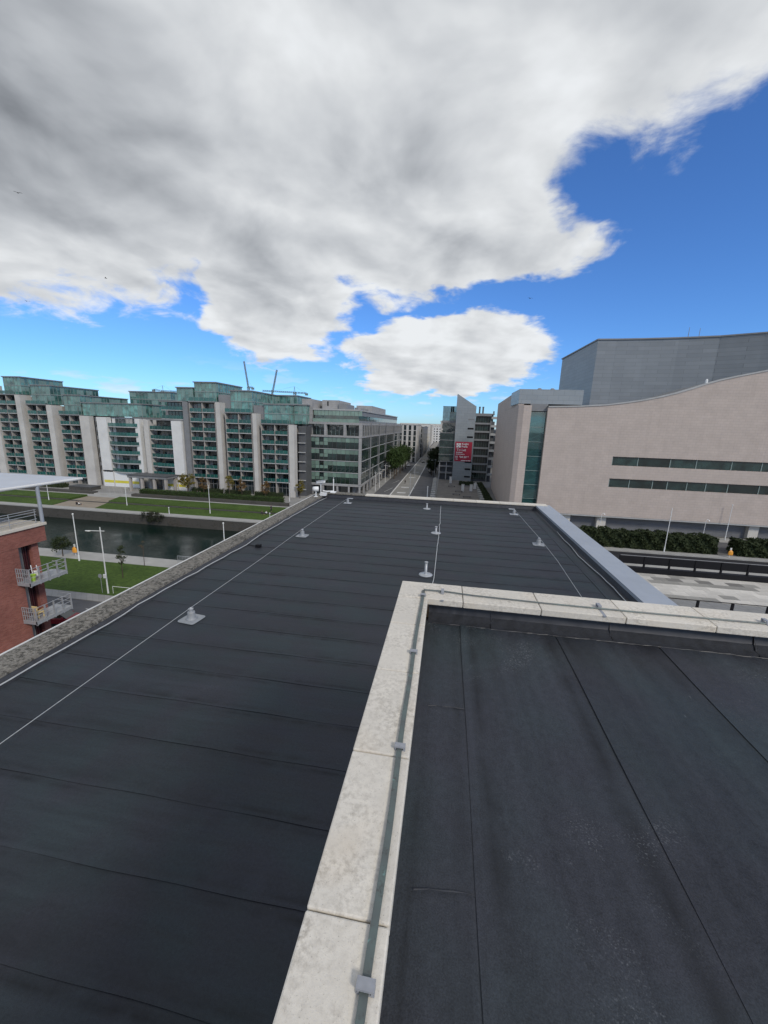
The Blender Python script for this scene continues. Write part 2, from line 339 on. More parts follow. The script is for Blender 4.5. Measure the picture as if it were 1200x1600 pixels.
def water():
    m, gg = newmat('canal_water'); bs = gg.bs
    col = gg.mix(gg.mr(gg.noise(gg.co, .06, 4, .6), .35, .65), (.003, .010, .008), (.006, .017, .013)); gg.l(col, bs.inputs['Base Color'])
    mp = gg.n('ShaderNodeMapping'); gg.l(gg.co, mp.inputs[0]); mp.inputs['Scale'].default_value = (.8, 1.5, 1)
    w = gg.noise(mp.outputs[0], 1.5, 5, .62, .4); w2 = gg.noise(gg.co, .11, 3, .5)
    bs.inputs['Roughness'].default_value = .09; bs.inputs['Specular IOR Level'].default_value = .3
    bump(gg, gg.m('MULTIPLY', w, gg.mr(w2, .38, .62, .15, 1.)), .35, .25); return m
M['water'] = water()
M['asphalt'] = mat('asphalt', (.088, .088, .092), .85, .22, .35, bmp=.3)
M['asphalt_pale'] = mat('worn_pale_lane', (.25, .24, .215), .85, .16, .3, bmp=.3)
M['paving'] = brickmat('concrete_paving', (.255, .25, .24), (.29, .285, .27), (.18, .178, .17), .9, .6, .02, .85, .2, 0, .14, .5, .1)
M['tanpave'] = mat('tan_gravel_paving', (.255, .215, .165), .9, .14, .5)
M['paleconc'] = mat('pale_concrete_path', (.33, .325, .305), .85, .12, .4)
M['quay'] = stone('quay_masonry', (.080, .076, .068), (.014, .016, .013), 1.0, .10)
M['earth'] = mat('ground_earth', (.14, .138, .13), .9, .2, .02)
M['mark'] = mat('road_marking', (.62, .62, .60), .8, .2, 1.5)
M['bark'] = mat('bark', (.075, .055, .04), .9, .3, 6)
def leafmat(name, c, c2):
    m, gg = newmat(name); n1 = gg.noise(gg.co, .9, 3, .6); n2 = gg.noise(gg.co, 9., 2, .6)
    col = gg.mix(gg.m('ADD', gg.m('MULTIPLY', gg.mr(n1, .35, .65), .6), gg.m('MULTIPLY', gg.mr(n2, .3, .7), .4)), c, c2)
    gg.l(col, gg.bs.inputs['Base Color']); gg.bs.inputs['Roughness'].default_value = .7; gg.bs.inputs['Specular IOR Level'].default_value = .25; return m
M['leaf'] = leafmat('green_leaves', (.022, .045, .010), (.050, .082, .020))
M['leaf_dark'] = leafmat('dark_leaves', (.018, .030, .011), (.040, .052, .019))
M['leaf_scrub'] = leafmat('scrub_leaves', (.012, .018, .009), (.030, .036, .018))
M['leaf_aut'] = leafmat('autumn_leaves', (.16, .11, .02), (.13, .13, .03))
M['leaf_brown'] = leafmat('brown_leaves', (.15, .075, .03), (.12, .09, .035))
M['yellow'] = mat('yellow_paint', (.62, .55, .06), .6, .1, 1)
M['orange'] = mat('orange_plastic', (.75, .33, .04), .5, .08, 3)
M['red'] = mat('banner_red', (.36, .018, .045), .6, .1, .3)
M['carred'] = mat('car_paint_red', (.20, .012, .022), .25, .05, 1)
M['maroon'] = mat('maroon_frame', (.05, .012, .016), .5, .1, 3)
M['cardark'] = mat('car_paint_dark', (.02, .022, .026), .25, .05, 1)
M['carsilver'] = mat('car_paint_silver', (.42, .43, .44), .3, .05, 1)
M['tyre'] = mat('tyre_rubber', (.018, .018, .018), .85, .1, 4)
M['crane'] = mat('crane_steel', (.16, .22, .24), .6, .15, .2)
M['skin'] = mat('skin', (.45, .28, .2), .6, .08, 8)
M['cloth_dark'] = mat('dark_cloth', (.022, .024, .03), .9, .2, 8)
M['cloth_white'] = mat('white_cloth', (.66, .66, .64), .9, .08, 8)
M['hair'] = mat('dark_hair', (.02, .015, .01), .7, .2, 20)
M['lime'] = mat('lime_plastic', (.42, .62, .08), .45, .05, 3)
M['cream'] = mat('cream_plastic', (.72, .56, .27), .5, .05, 3)
M['bird'] = mat('dark_feathers', (.02, .02, .022), .8, .2, 9)
M['farblue'] = glassmat('far_blue_glass', (.10, .19, .22), .12, 0, .2, .2)
M['farpale'] = mat('far_pale_render', (.62, .60, .55), .8, .12, .2, orand=.15)
M['fartan'] = mat('far_tan_render', (.38, .355, .31), .8, .12, .2, orand=.15)

# ================================================================== SETTING
def sheet(name, x0, y0, x1, y1, z, m, t=.0): return struct(MB().quad((x0,y0,z),(x1,y0,z),(x1,y1,z),(x0,y1,z)), name, m)
QN, QF = 58.0, 86.5                                   # quay edges of the canal
mb = MB().quad((-6000,-3000,-4.2),(6000,-3000,-4.2),(6000,8000,-4.2),(-6000,8000,-4.2)); struct(mb, 'ground', M['earth'])
mb = MB().box(-5000, QF, -4.1, 5000, 7500, 0); struct(mb, 'terrain', M['earth'])
mb = MB().box(-5000, -2500, -4.1, 5000, QN, 0); struct(mb, 'terrain', M['earth'])
sheet('water', -900, QN-.5, 900, QF+.5, -2.7, M['water'])
# quay walls: proud masonry courses with a coping
def quay_wall(y, face, label):
    t = thing('quay_wall', label, 'wall', (-60, y, -4))
    ya, yb = (y-.12, y+.3) if face < 0 else (y-.3, y+.12)
    MB().box(-260, ya, -4, 260, yb, -.28).build('wall', M['quay'], t)
    me = MB().box(0, (ya-.08 if face < 0 else yb-.92), -.28, 2.97, (ya+.92 if face < 0 else yb+.08), .03).mesh('coping_stone', M['paleconc'])
    for i in range(60): inst('coping_stone', me, t, (-140+i*3.0, 0, 0)) if -140+i*3.0 < -25 or -140+i*3.0 > 14 else None
    return t
quay_wall(QF, -1, 'stained grey quay wall of the canal below the terraced lawns')
quay_wall(QN, 1, 'grey quay wall of the canal on the side of the young trees')
# bridge carrying the street over the canal
mb = MB().box(-29, QN-.6, -.9, 2, QF+.6, -.02); struct(mb, 'bridge_deck', M['paleconc'])
mb = MB().box(14, 72.5, -4, 260, 77.8, -.3); struct(mb, 'quay_strip', M['paleconc'])
struct(MB().box(14, 77.81, -4, 260, 84.59, -.25), 'road', mat('dark_wet_asphalt', (.022,.022,.025), .8, .3, .4, spec=.25))
# near bank, left
sheet('road', -140, 32.5, 60, 41.6, .012, M['asphalt'])
for n_, (a, b_) in enumerate(((30.2, 32.5), (41.6, 43.4))):
    struct(MB().box(-140, a, -.2, 60, b_, .12), 'pavement', M['paving'])
me = MB().quad((0,-.06,0),(2.0,-.06,0),(2.0,.06,0),(0,.06,0)).mesh('lane_dash', M['mark'])
for i in range(16):
    o = bpy.data.objects.new('lane_dash', me); C.objects.link(o); o.location = (-90+i*4.2, 39.6, .018); o['kind'] = 'structure'
mb = MB(); nx, ny = 90, 14
def lawn(name, poly, z, kerb=None):
    mb = MB().prism(poly, -.3, z); return struct(mb, name, M['grass'])
lawn('lawn', [(-140,43.4),(-12,43.4),(-12,54.5),(-140,54.5)], .10)
struct(MB().box(-140, 54.5, -.2, -9, 57.2, .05), 'path', M['paleconc'])
# far bank, terraced lawns
struct(MB().box(-230, 87.4, -.3, -30, 88.3, .045), 'path', M['paleconc'])
def terr(name, y0, y1, z, cut):
    for (xa0, xa1, xb0, xb1) in cut:
        lawn(name, [(xa0,y0),(xb0,y0),(xb1,y1),(xa1,y1)], z)
terr('lawn', 88.3, 94.6, .12, [(-230,-230,-103.4,-105.2), (-90.4,-92.6,-40,-39)])
terr('lawn', 95.3, 101.6, .55, [(-230,-230,-105.6,-106.0), (-92.9,-95.0,-39,-38)])
for (a, b_) in ((-230,-105.4), (-92.6,-39)):
    struct(MB().box(a, 94.6, -.2, b_, 95.3, .35), 'terrace_step', M['quay'])
struct(MB().prism([(-103.4,88.3),(-90.4,88.3),(-95,101.6),(-106,101.6)], -.2, .06), 'path', M['tanpave'])
struct(MB().prism([(-105.2,94.5),(-92.7,94.5),(-92.9,95.6),(-105.5,95.6)], -.1, .075), 'path', M['quay'])
struct(MB().box(-230, 101.6, -.2, -30, 104.8, .07), 'path', M['paleconc'])
struct(MB().box(-230, 106.4, -.2, -30, 126, .10), 'promenade', M['paving'])
struct(MB().box(-230, 104.8, -.2, -107, 106.4, .75), 'terrace_wall', M['quay'])
struct(MB().box(-94, 104.8, -.2, -44, 106.4, .85), 'terrace_wall', M['quay'])
struct(MB().box(-107, 104.8, -.2, -94, 106.4, .35), 'terrace_wall', M['paleconc'])
# street going away
ST0 = 84.0
struct(MB().quad((-24.2,60,.012),(-4.6,60,.012),(-4.6,760,.012),(-24.2,760,.012)), 'street', M['asphalt'])
struct(MB().quad((-18.4,60,.018),(-11.7,60,.018),(-11.7,700,.018),(-18.4,700,.018)), 'tram_lane', M['asphalt_pale'])
for x, w in ((-18.45, .42), (-11.85, .38)):
    struct(MB().quad((x-w/2,88,.025),(x+w/2,88,.025),(x+w/2,420,.025),(x-w/2,420,.025)), 'lane_line', M['mark'])
for x in (-17.2, -15.8, -14.3, -12.9):
    struct(MB().quad((x-.05,88,.024),(x+.05,88,.024),(x+.05,420,.024),(x-.05,420,.024)), 'tram_rail', M['mid_clad'])
for y in (139, 152, 183, 205):
    struct(MB().quad((-16.6,y,.025),(-13.6,y,.025),(-13.6,y+1.6,.025),(-16.6,y+1.6,.025)), 'road_symbol', M['mark'])
for y in (150, 172): struct(MB().quad((-21.4,y-10,.025),(-21.25,y-10,.025),(-19.6,y,.025),(-19.75,y,.025)), 'lane_line', M['mark'])
struct(MB().box(-27.2, 60, -.2, -24.2, 700, .14), 'pavement', M['paving'])
struct(MB().box(-4.6, 60, -.2, -2.6, 700, .14), 'pavement', M['paving'])
struct(MB().box(-2.6, 112, -.2, 16.2, 181, .10), 'plaza', mat('plaza_paving', (.165,.15,.13), .85, .25, .4))
# right bank
struct(MB().box(8, 84.6, -.2, 260, 86.3, .06), 'pavement', M['paleconc'])
struct(MB().box(8, 90.5, -.2, 260, 99, .04), 'road', M['asphalt'])
struct(MB().box(17, 97.5, -.2, 260, 101.5, .12), 'pavement', M['paleconc'])
struct(MB().box(8, 84.6, -4.05, 260, 86.45, -.21), 'quay_base', M['quay'])

# ================================================================== THE ROOFS WE STAND ON
RZ, UZ = 19.0, 22.4                    # lower and upper roof levels
LB = thing('roof_building', 'lower flat roofed building covered in long dark grey felt strips', 'building', (-1, 10, 0))
MB().box(-8.62, -9, 0, 6.6, 26.0, RZ-.02).build('wall', M['fin'], LB)
deck = MB().box(-8.3, -8.8, RZ-.05, 6.3, 25.7, RZ-.004).build('roof_deck', M['bitumen'], LB)
def strip_mesh(x0, x1, w, seed, jit=.012, lift=.007, along='x', cell=.22, bead_w=.006):
    """one roll of felt: thin sheet, far side lapping over its neighbour, wavy edge with a bead of bitumen"""
    rg = np.random.default_rng(seed); n = max(4, int((x1-x0)/cell)); mb = MB()
    ph = rg.uniform(0, 6.28, 4)
    def wob(t, k): return jit*(math.sin(t*1.3+ph[k])*.6 + math.sin(t*3.7+ph[k+1])*.4)
    prof = [(0, .0, 0), (.0, lift, .2), (.03, lift*.97, .15), (.075, lift*.8, .9), (.15, lift*.7, .35), (w*.5, lift*.35, 0), (w-.14, lift*.15, .15), (w-.075, lift*.08, 1.), (w-.02, .0016, .5), (w+.03, .0012, .3)]
    if w < .3: prof = [(0, .0, 0), (.0, lift, .2), (.03, lift*.97, .15), (.06, lift*.8, .8), (.10, lift*.5, .1), (w*.6, lift*.3, .1), (w*.75, lift*.2, .7), (w*.88, .003, .7), (w*.95, .002, .4), (w+.03, .0012, .3)]
    np_ = len(prof); m1 = np_+1; mb.dirt = []
    for i in range(n+1):
        t = x0+(x1-x0)*i/n
        for k, (yy, zz, dd) in enumerate(prof):
            y_ = yy + (wob(t, 0) if k < 3 else 0); z_ = zz + (.0035*math.sin(t*2.1+ph[2])*math.sin(t*.7+ph[3]) if 0 < k < np_-2 else 0)
            mb.v.append((t, y_, max(z_, 0.0004)) if along == 'x' else (y_, t, max(z_, .0004))); mb.dirt.append(dd*(.6+.4*math.sin(t*1.1+ph[k % 4])))
        q = wob(t, 0); s_ = .5+.5*math.sin(t*2.9+ph[1]); d_ = bead_w*(.35+s_)
        mb.v.append((t, q-d_, .0003) if along == 'x' else (q-d_, t, .0003)); mb.dirt.append(0)
    for i in range(n):
        a, b_ = i*m1, (i+1)*m1
        for k in range(np_-1):
            f = (a+k, b_+k, b_+k+1, a+k+1) if along == 'x' else (a+k+1, b_+k+1, b_+k, a+k)
            mb.f.append(f); mb.mi.append(1 if k == 0 else 0)
        f = (a+m1-1, b_+m1-1, b_, a) if along == 'x' else (a, b_, b_+m1-1, a+m1-1)
        mb.f.append(f); mb.mi.append(1)
    return mb
SW = .872
y = 2.95-SW*9; i = 0
while y < 25.4:
    xr = -.36 if y < 3.3 else 5.98
    w = min(SW, 25.62-y)
    mbs = strip_mesh(-8.02, xr, w, 100+i)
    mbs.v = [(a, b_+y, c+RZ) for a, b_, c in mbs.v]
    mbs.build('membrane_strip', [M['mem_low'], M['bitumen']], deck); y += SW; i += 1
# edge strips and upstands
mbs = strip_mesh(3.45, 25.6, .82, 71, .01, .008, 'y'); mbs.v = [(a+5.14, b_, c+RZ+.006) for a, b_, c in mbs.v]
mbs.build('membrane_strip', [M['mem_low'], M['bitumen']], deck)
mb = MB().extr([(-8.28,RZ+.10),(-8.02,RZ+.085),(-7.90,RZ+.012),(-7.86,RZ+.004),(-8.28,RZ+.0)], 'y', -8.8, 25.6); mb.build('edge_flashing', M['flash'], LB)
mb = MB().extr([(5.62,RZ+.004),(5.74,RZ+.03),(5.80,RZ+.24),(5.86,RZ+.24),(5.86,RZ-.02),(5.6,RZ-.02)], 'y', 3.42, 25.6); mb.build('edge_flashing', M['flash'], LB)
mb = MB().extr([(25.36,RZ+.004),(25.45,RZ+.03),(25.5,RZ+.235),(25.6,RZ+.235),(25.6,RZ-.02),(25.3,RZ-.02)], 'x', -7.9, 5.8); mb.build('edge_flashing', M['flash'], LB)
# left parapet ledge: lichen-spotted concrete lengths with a thin white outer edge
pl = MB().box(-8.72, -9, RZ-.35, -8.0, 25.75, RZ+.02).build('parapet', M['old_conc'], LB)
for i in range(15):
    y0 = -8.6+i*2.3; y1 = y0+2.285
    mb = MB(); n = 12
    for k in range(n+1):
        yy = y0+(y1-y0)*k/n; j = random.uniform(-.006, .006)
        for (xx, zz) in ((-8.70, RZ+.02), (-8.70, RZ+.155), (-8.55, RZ+.165), (-8.3, RZ+.16+j), (-8.06, RZ+.15), (-8.02+j*2, RZ+.02)): mb.v.append((xx, yy, zz))
    for k in range(n):
        for q in range(5): mb.f.append((k*6+q, k*6+q+1, (k+1)*6+q+1, (k+1)*6+q)); mb.mi.append(0)
    mb.f += [tuple(range(5,-1,-1)), tuple(range(n*6, n*6+6))]; mb.mi += [0,0]
    mb.build('parapet_coping', M['old_conc'], pl)
MB().box(-8.735, -9, RZ-.30, -8.702, 25.75, RZ+.172).build('edge_trim', M['white2'], LB)
# right metal capping, in lengths
pr = MB().box(5.86, 3.42, RZ-.02, 6.58, 25.65, RZ+.27).build('parapet', M['mid_clad'], LB)
for i in range(8):
    y0 = 3.42+i*2.79; y1 = y0+2.786
    mb = MB().extr([(5.78,RZ+.20),(5.775,RZ+.315),(6.20,RZ+.302),(6.66,RZ+.320),(6.665,RZ+.12),(6.655,RZ+.12),(6.65,RZ+.308),(6.2,RZ+.290),(5.785,RZ+.303),(5.79,RZ+.20)], 'y', y0, y1)
    mb.build('capping_sheet', M['cap_metal'], pr)
# far parapet
pf = MB().box(-8.0, 25.6, RZ-.02, 6.5, 26.0, RZ+.255).build('parapet', M['fin'], LB)
for i in range(10):
    x0 = -8.1+i*1.46
    mb = MB().box(x0, 25.44, RZ+.258, x0+1.452, 26.06, RZ+.335); mb.build('coping_stone', M['old_conc'] if i in (0,1) else M['coping'], pf, .01)

# upper roof with stone coping
UB = thing('upper_roof_building', 'raised flat roof of old dark felt edged with pale stone coping', 'building', (2.5, -2, RZ))
MB().box(-.27, -8.4, RZ, 6.4, 3.33, UZ-.02).build('wall', M['white2'], UB)
ud = MB().box(-.1, -8.2, UZ-.03, 6.2, 3.2, UZ-.004).build('roof_deck', M['bitumen'], UB)
xs = [-.56, .205, .945, 1.70, 2.44, 3.18, 3.92, 4.66]
for i, x in enumerate(xs):
    w = (xs[i+1]-x) if i+1 < len(xs) else .74
    x_, w_ = (x, w) if i else (-.088, .293)
    mbs = strip_mesh(-8.0, 3.06, w_, 300+i, .006, .0065, 'y', .12, .0022)
    mbs.v = [(a+x_, b_, c+UZ) for a, b_, c in mbs.v]; mbs.build('membrane_strip', [M['mem_up'], M['bitumen_old']], ud)
# upstand felt under the coping, with laps
def upstand(x0, x1, seed):
    rg = np.random.default_rng(seed); mb = MB(); n = 24
    prof = [(3.015,.004),(3.035,.009),(3.075,.022),(3.105,.06),(3.118,.11),(3.125,.138),(3.20,.14)]
    for k in range(n+1):
        x = x0+(x1-x0)*k/n; a = rg.uniform(-1, 1)
        for q, (yy, zz) in enumerate(prof): mb.v.append((x, yy+.004*a*(q in (2,3,4)), UZ+zz+(.004*a if q in (1,2) else 0)))
    m_ = len(prof)
    for k in range(n):
        for q in range(m_-1): mb.f.append((k*m_+q, (k+1)*m_+q, (k+1)*m_+q+1, k*m_+q+1)); mb.mi.append(1 if q >= 3 else 0)
    mb.smooth = True; return mb
for i, (a, b_) in enumerate(((-.06,.452),(.45,1.372),(1.37,2.392),(2.39,3.412),(3.41,4.432),(4.43,5.6))):
    mbu = upstand(a, b_, 500+i); mbu.v = [(x, y-.004*(i % 2), z) for x, y, z in mbu.v]
    mbu.build('upstand_felt', [M['upstand'], M['bitumen']], UB)
rgs = np.random.default_rng(9)
def bead(pts, r_, name='bitumen_bead'):
    P_ = []
    for a_, b_ in zip(pts[:-1], pts[1:]):
        a_, b_ = Vector(a_), Vector(b_); n_ = max(2, int((b_-a_).length/.04))
        P_ += [a_.lerp(b_, k/n_)+Vector((rgs.normal(0,.003), rgs.normal(0,.003), 0)) for k in range(n_)]
    P_.append(Vector(pts[-1])); MB().tube(P_, [r_*rgs.uniform(.3, 1.5) for _ in P_], 5).build(name, M['bitumen_old'], UB)
bead([(-.02,3.02,UZ+.006),(.04,3.018,UZ+.007),(.45,3.012,UZ+.007),(1.37,3.014,UZ+.007),(2.39,3.01,UZ+.007),(3.4,3.012,UZ+.007)], .0035)
for xx in (.45, 1.37, 2.39): bead([(xx,3.015,UZ+.008),(xx+.006,3.07,UZ+.024),(xx,3.112,UZ+.10)], .004)
for yy in (.3, 1.08, 2.02): bead([(-.01,yy,UZ+.009),(.08,yy+.006,UZ+.008),(.2,yy+.012,UZ+.006)], .0025)
MB().box(-.26, -8.3, UZ-.02, -.09, 3.32, UZ+.143).build('parapet', M['mortar'], UB)
MB().box(-.09, 3.13, UZ-.02, 6.3, 3.32, UZ+.143).build('parapet', M['mortar'], UB)
# coping stones: left run and far run, mitre-butted at the corner
cz0, cz1 = UZ+.145, UZ+.2
left_j = [-8.0+.6*i for i in range(14)] + [.24, .84, 1.43, 2.03, 2.60, 3.055]
left_j = sorted(set(round(v, 3) for v in left_j if v < .1) | {.24, .84, 1.43, 2.03, 2.60, 3.055})
def coping(x0, y0, x1, y1):
    e = .0028; mb = MB().box(x0+e, y0+e, cz0+random.uniform(-.001,.001), x1-e, y1-e, cz1+random.uniform(-.0015,.0015)); return mb.build('coping_stone', M['coping'], UB, .006)
for a, b_ in zip(left_j[:-1], left_j[1:]): coping(-.325, a, -.07, b_)
far_j = [-.325, .215, .83, 1.46, 2.09, 2.72, 3.35, 3.98, 4.61, 5.24, 5.87]
for a, b_ in zip(far_j[:-1], far_j[1:]): coping(a, 3.055, b_, 3.395)

# lightning conductor tape and its clips
t = thing('lightning_conductor', 'weathered green copper tape clipped along the pale stone coping', 'conductor', (-.12, 1, cz1))
mb = MB()
n = 60
for i in range(n):
    ya, yb = -2+5.2*i/n, -2+5.2*(i+1)/n
    f = lambda yy: -.118+.004*math.sin(yy*2.2)+.002*math.sin(yy*7.)
    za, zb = cz1+.006+.003*math.sin(ya*5)**2, cz1+.006+.003*math.sin(yb*5)**2
    xa, xb = f(ya), f(yb); w = .0115
    mb.add([(xa-w,ya,za),(xa+w,ya,za),(xb+w,yb,zb),(xb-w,yb,zb),(xa-w,ya,za+.005),(xa+w,ya,za+.005),(xb+w,yb,zb+.005),(xb-w,yb,zb+.005)], [(4,5,6,7),(0,4,7,3),(1,2,6,5),(0,1,5,4),(3,7,6,2)])
mb.build('tape', M['tape'], t)
MB().tube([(-.118,3.20,cz1+.014),(.05,3.205,cz1+.014),(.3,3.18,cz1+.012),(.9,3.165,cz1+.009),(1.6,3.16,cz1+.010),(2.8,3.175,cz1+.009),(4.5,3.17,cz1+.009)], .006, 6).build('rod', M['tape'], t)
clipm = MB().box(-.024,-.011,0,.024,.011,.004).box(-.02,-.011,.004,-.0155,.011,.018).box(.0155,-.011,.004,.02,.011,.018).box(-.024,-.013,.0155,.024,.013,.022).mesh('clip', M['clip'])
for yy in (-.2, .70, 1.47, 2.23, 3.09): inst('clip', clipm, t, (-.118+.004*math.sin(yy*2.2), yy, cz1+.001))
c2 = MB().box(-.011,-.03,0,.011,.03,.006).box(-.013,-.03,.006,.013,-.022,.022).box(-.013,.022,.006,.013,.03,.022).box(-.013,-.03,.022,.013,.03,.028).box(-.012,-.145,-.012,.012,-.03,-.002).mesh('clip', M['clip'])
for xx in (.045, 1.30, 2.5): inst('clip', c2, t, (xx, 3.195, cz1+.002))

# fall-arrest anchors on the lower roof
def anchor_tree():
    t = thing('roof_anchor', 'x', 'roof anchor')
    s_ = .245; pts = []
    for cx, cy, a0 in ((s_,s_,0),(-s_,s_,90),(-s_,-s_,180),(s_,-s_,270)):
        for k in range(4): a = R(a0+k*30); pts.append((cx*.72+.07*math.cos(a), cy*.72+.07*math.sin(a)))
    MB().prism(pts, .004, .022).build('base_plate', M['anchor'], t, .006, off=None)
    mb = MB().lathe([(.145,.02),(.115,.035),(.095,.06),(.092,.19),(.086,.215),(.03,.218)], n=20); mb.smooth = True; mb.build('sleeve', M['anchor'], t)
    mb = MB().lathe([(.048,.215),(.048,.265),(.060,.27),(.060,.30),(.03,.312),(.018,.33)], n=14); mb.build('cap', M['galv'], t)
    return t
A0 = anchor_tree()
LA = [(-6.12,8.32),(-6.12,16.2),(-6.12,24.0),(4.29,17.6)]
lab = {0:'grey roof anchor on the steel line by the ledge, opposite the red brick balconies',
       1:'grey roof anchor on the steel line beside the ledge, next to the small black box',
       3:'grey roof anchor on the wire beside the grey metal capping, half way along the capping'}
for i, (x, yy) in enumerate(LA):
    if i == 2: continue
    o = A0 if i == 0 else copy_thing(A0, (0,0,0)); o.location = (x, yy, RZ+.006); o.rotation_euler[2] = R(random.uniform(-8,8)); o['label'] = lab[i]; o['group'] = 'sleeved anchors on the lower roof'
def end_anchor(x, yy, label, arm):
    t = thing('roof_anchor', label, 'roof anchor', (x, yy, RZ+.006), 'end anchors by the far parapet')
    MB().box(x-.24, yy-.2, RZ+.01, x+.24, yy+.2, RZ+.03).build('base_plate', M['galv'], t, .006)
    MB().lathe([(.085,0),(.08,.2),(.05,.22),(.05,.27)], (x, yy, RZ+.03), 14).build('sleeve', M['galv'], t)
    MB().box(x-.02 if arm > 0 else x-.33, yy-.06, RZ+.30, x+.33 if arm > 0 else x+.02, yy+.06, RZ+.345).build('bracket', M['galv'], t, .01)
    return t
end_anchor(-6.0, 24.0, 'galvanised end anchor with flat bracket at the ledge line, near the rooftop cameras', 1)
end_anchor(4.2, 23.75, 'galvanised end anchor with flat bracket at the wire near the metal capping', -1)
def small_anchor(x, yy, label, h=.34):
    t = thing('roof_anchor', label, 'roof anchor', (x, yy, RZ+.006), 'thin post anchors on the lower roof')
    mb = MB().lathe([(.24,0),(.23,.016),(.10,.022),(.055,.03),(.045,.05),(.045,h-.06)], (x,yy,RZ+.008), 18); mb.smooth = True; mb.build('base_plate', M['galv'], t)
    MB().lathe([(.05,0),(.062,.01),(.062,.05),(.03,.06)], (x,yy,RZ+h-.055), 12).build('cap', M['galv'], t)
    return t
small_anchor(-.96, 23.8, 'short thin galvanised post anchor by the far parapet, at the middle of the roof')
small_anchor(-.245, 18.3, 'short thin post anchor touching the loose grey cable')
small_anchor(-.43, 12.8, 'taller thin post anchor just beyond the corner of the pale stone coping', .48)
def line(name, pts, r, m, label, cat='wire', group=None):
    mb = MB().tube(pts, r, 6); mb.smooth = True
    return one(mb, name, m, label, cat, pts[0], group)
line('safety_line', [(-6.10,-3,RZ+.27),(-6.12,2,RZ+.29),(-6.12,8.32,RZ+.325),(-6.12,12.3,RZ+.30),(-6.12,16.2,RZ+.325),(-6.1,20,RZ+.30),(-6.0,24.0,RZ+.322)], .007, M['wire'], 'taut steel safety line running between anchors beside the lichen ledge')
line('safety_line', [(4.2,23.75,RZ+.32),(4.25,20.6,RZ+.31),(4.29,17.6,RZ+.325),(4.28,14.5,RZ+.31),(4.25,12.2,RZ+.20),(4.24,9.0,RZ+.03)], .0075, M['wire'], 'steel safety line between anchors beside the grey metal capping')
def wavy(pts, jit, step=.35, seed=0):
    rg = np.random.default_rng(seed); out = []
    for a, b_ in zip(pts[:-1], pts[1:]):
        a, b_ = Vector(a), Vector(b_); n = max(2, int((b_-a).length/step))
        for k in range(n): out.append(a.lerp(b_, k/n)+Vector((rg.normal(0, jit), 0, abs(rg.normal(0, .004)))))
    return out+[Vector(pts[-1])]
line('roof_cable', wavy([(-.13,24.9,RZ+.02),(-.12,23.7,RZ+.02),(-.09,20.7,RZ+.02),(-.10,17.58,RZ+.02),(-.13,14.8,RZ+.02),(-.15,12.5,RZ+.02),(-.15,9.5,RZ+.02),(-.13,6,RZ+.02)], .012, .4, 1), .014, M['white_cable'], 'loose grey cable lying across the middle of the lower roof', 'cable')
line('roof_cable', wavy([(-7.75,25.2,RZ+.04),(-7.86,24.3,RZ+.04),(-7.92,19.9,RZ+.05),(-7.88,15.6,RZ+.05),(-7.78,14.3,RZ+.03),(-7.86,12.1,RZ+.05),(-7.93,9.7,RZ+.05),(-7.88,7.1,RZ+.04),(-7.9,5.4,RZ+.05),(-7.92,2,RZ+.05),(-7.9,-2,RZ+.05)], .016, .45, 2), .016, M['white_cable'], 'pale cable wandering along the foot of the lichen ledge', 'cable')
line('roof_cable', wavy([(5.66,20,RZ+.05),(5.62,17.5,RZ+.06),(5.55,16.2,RZ+.05),(5.56,15.2,RZ+.05),(5.62,14,RZ+.06),(5.6,11,RZ+.05),(5.62,7,RZ+.05)], .014, .45, 3), .014, M['white_cable'], 'thin cable lying against the inside of the grey metal capping', 'cable')
t = thing('junction_box', 'small black box lying on the felt near the lichen ledge', 'box', (-7.23,14.23,RZ+.006))
MB().box(-7.33,14.15,RZ+.01,-7.13,14.31,RZ+.12).build('case', M['black'], t, .01)
MB().tube(wavy([(-7.33,14.23,RZ+.04),(-7.6,14.35,RZ+.02),(-7.85,14.40,RZ+.03)], .01, .1, 4), .012, 6).build('lead', M['black'], t)
line('roof_cable', [(4.8,10.0,RZ+.02),(5.05,10.1,RZ+.025),(5.3,10.0,RZ+.02),(5.5,10.05,RZ+.03)], .02, M['black'], 'short black lead on the felt beside the metal capping', 'cable')

# rooftop security cameras on the far left corner
def cctv(loc, h, aim, label, kind):
    x, yy, z = loc; t = thing('security_camera', label, 'camera', loc, 'cameras on the roof corner')
    MB().box(x-.11, yy-.11, z, x+.11, yy+.11, z+.03).tube([(x,yy,z+.02),(x,yy,z+h)], .035, 10).build('post', M['white'], t)
    c_, s_ = math.cos(aim), math.sin(aim)
    if kind == 0:
        me = MB().box(-.09,-.34,-.085,.09,.34,.085); hd = MB().box(-.12,-.40,.088,.12,.36,.105)
        for q, nm, m_ in ((me,'housing','white'),(hd,'sunshield','white')):
            q.v = [(x+a*c_-b_*s_, yy+a*s_+b_*c_, z+h+.13+c-.18*b_) for a, b_, c in q.v]; q.build(nm, M[m_], t, .02)
        MB().box(x-.05,yy-.05,z+h-.02,x+.05,yy+.05,z+h+.08).build('bracket', M['galv'], t)
    else:
        mb = MB().lathe([(.05,-.20),(.15,-.17),(.165,-.02),(.165,.12),(.15,.17),(.06,.185)], n=18); mb.v = [(x+c*c_-b_*s_, yy+c*s_+b_*c_, z+h+.12+a) for a, b_, c in mb.v]
        mb.smooth = True; mb.build('housing', M['white'], t)
        MB().tube([(x-.22*c_, yy-.22*s_, z+h+.12),(x-.16*c_, yy-.16*s_, z+h+.12)], .11, 16).build('lens', M['galv'], t)
    return t
cctv((-8.28, 25.55, RZ+.16), .75, 1.15, 'white box camera with a sunshield on a post at the roof corner', 0)
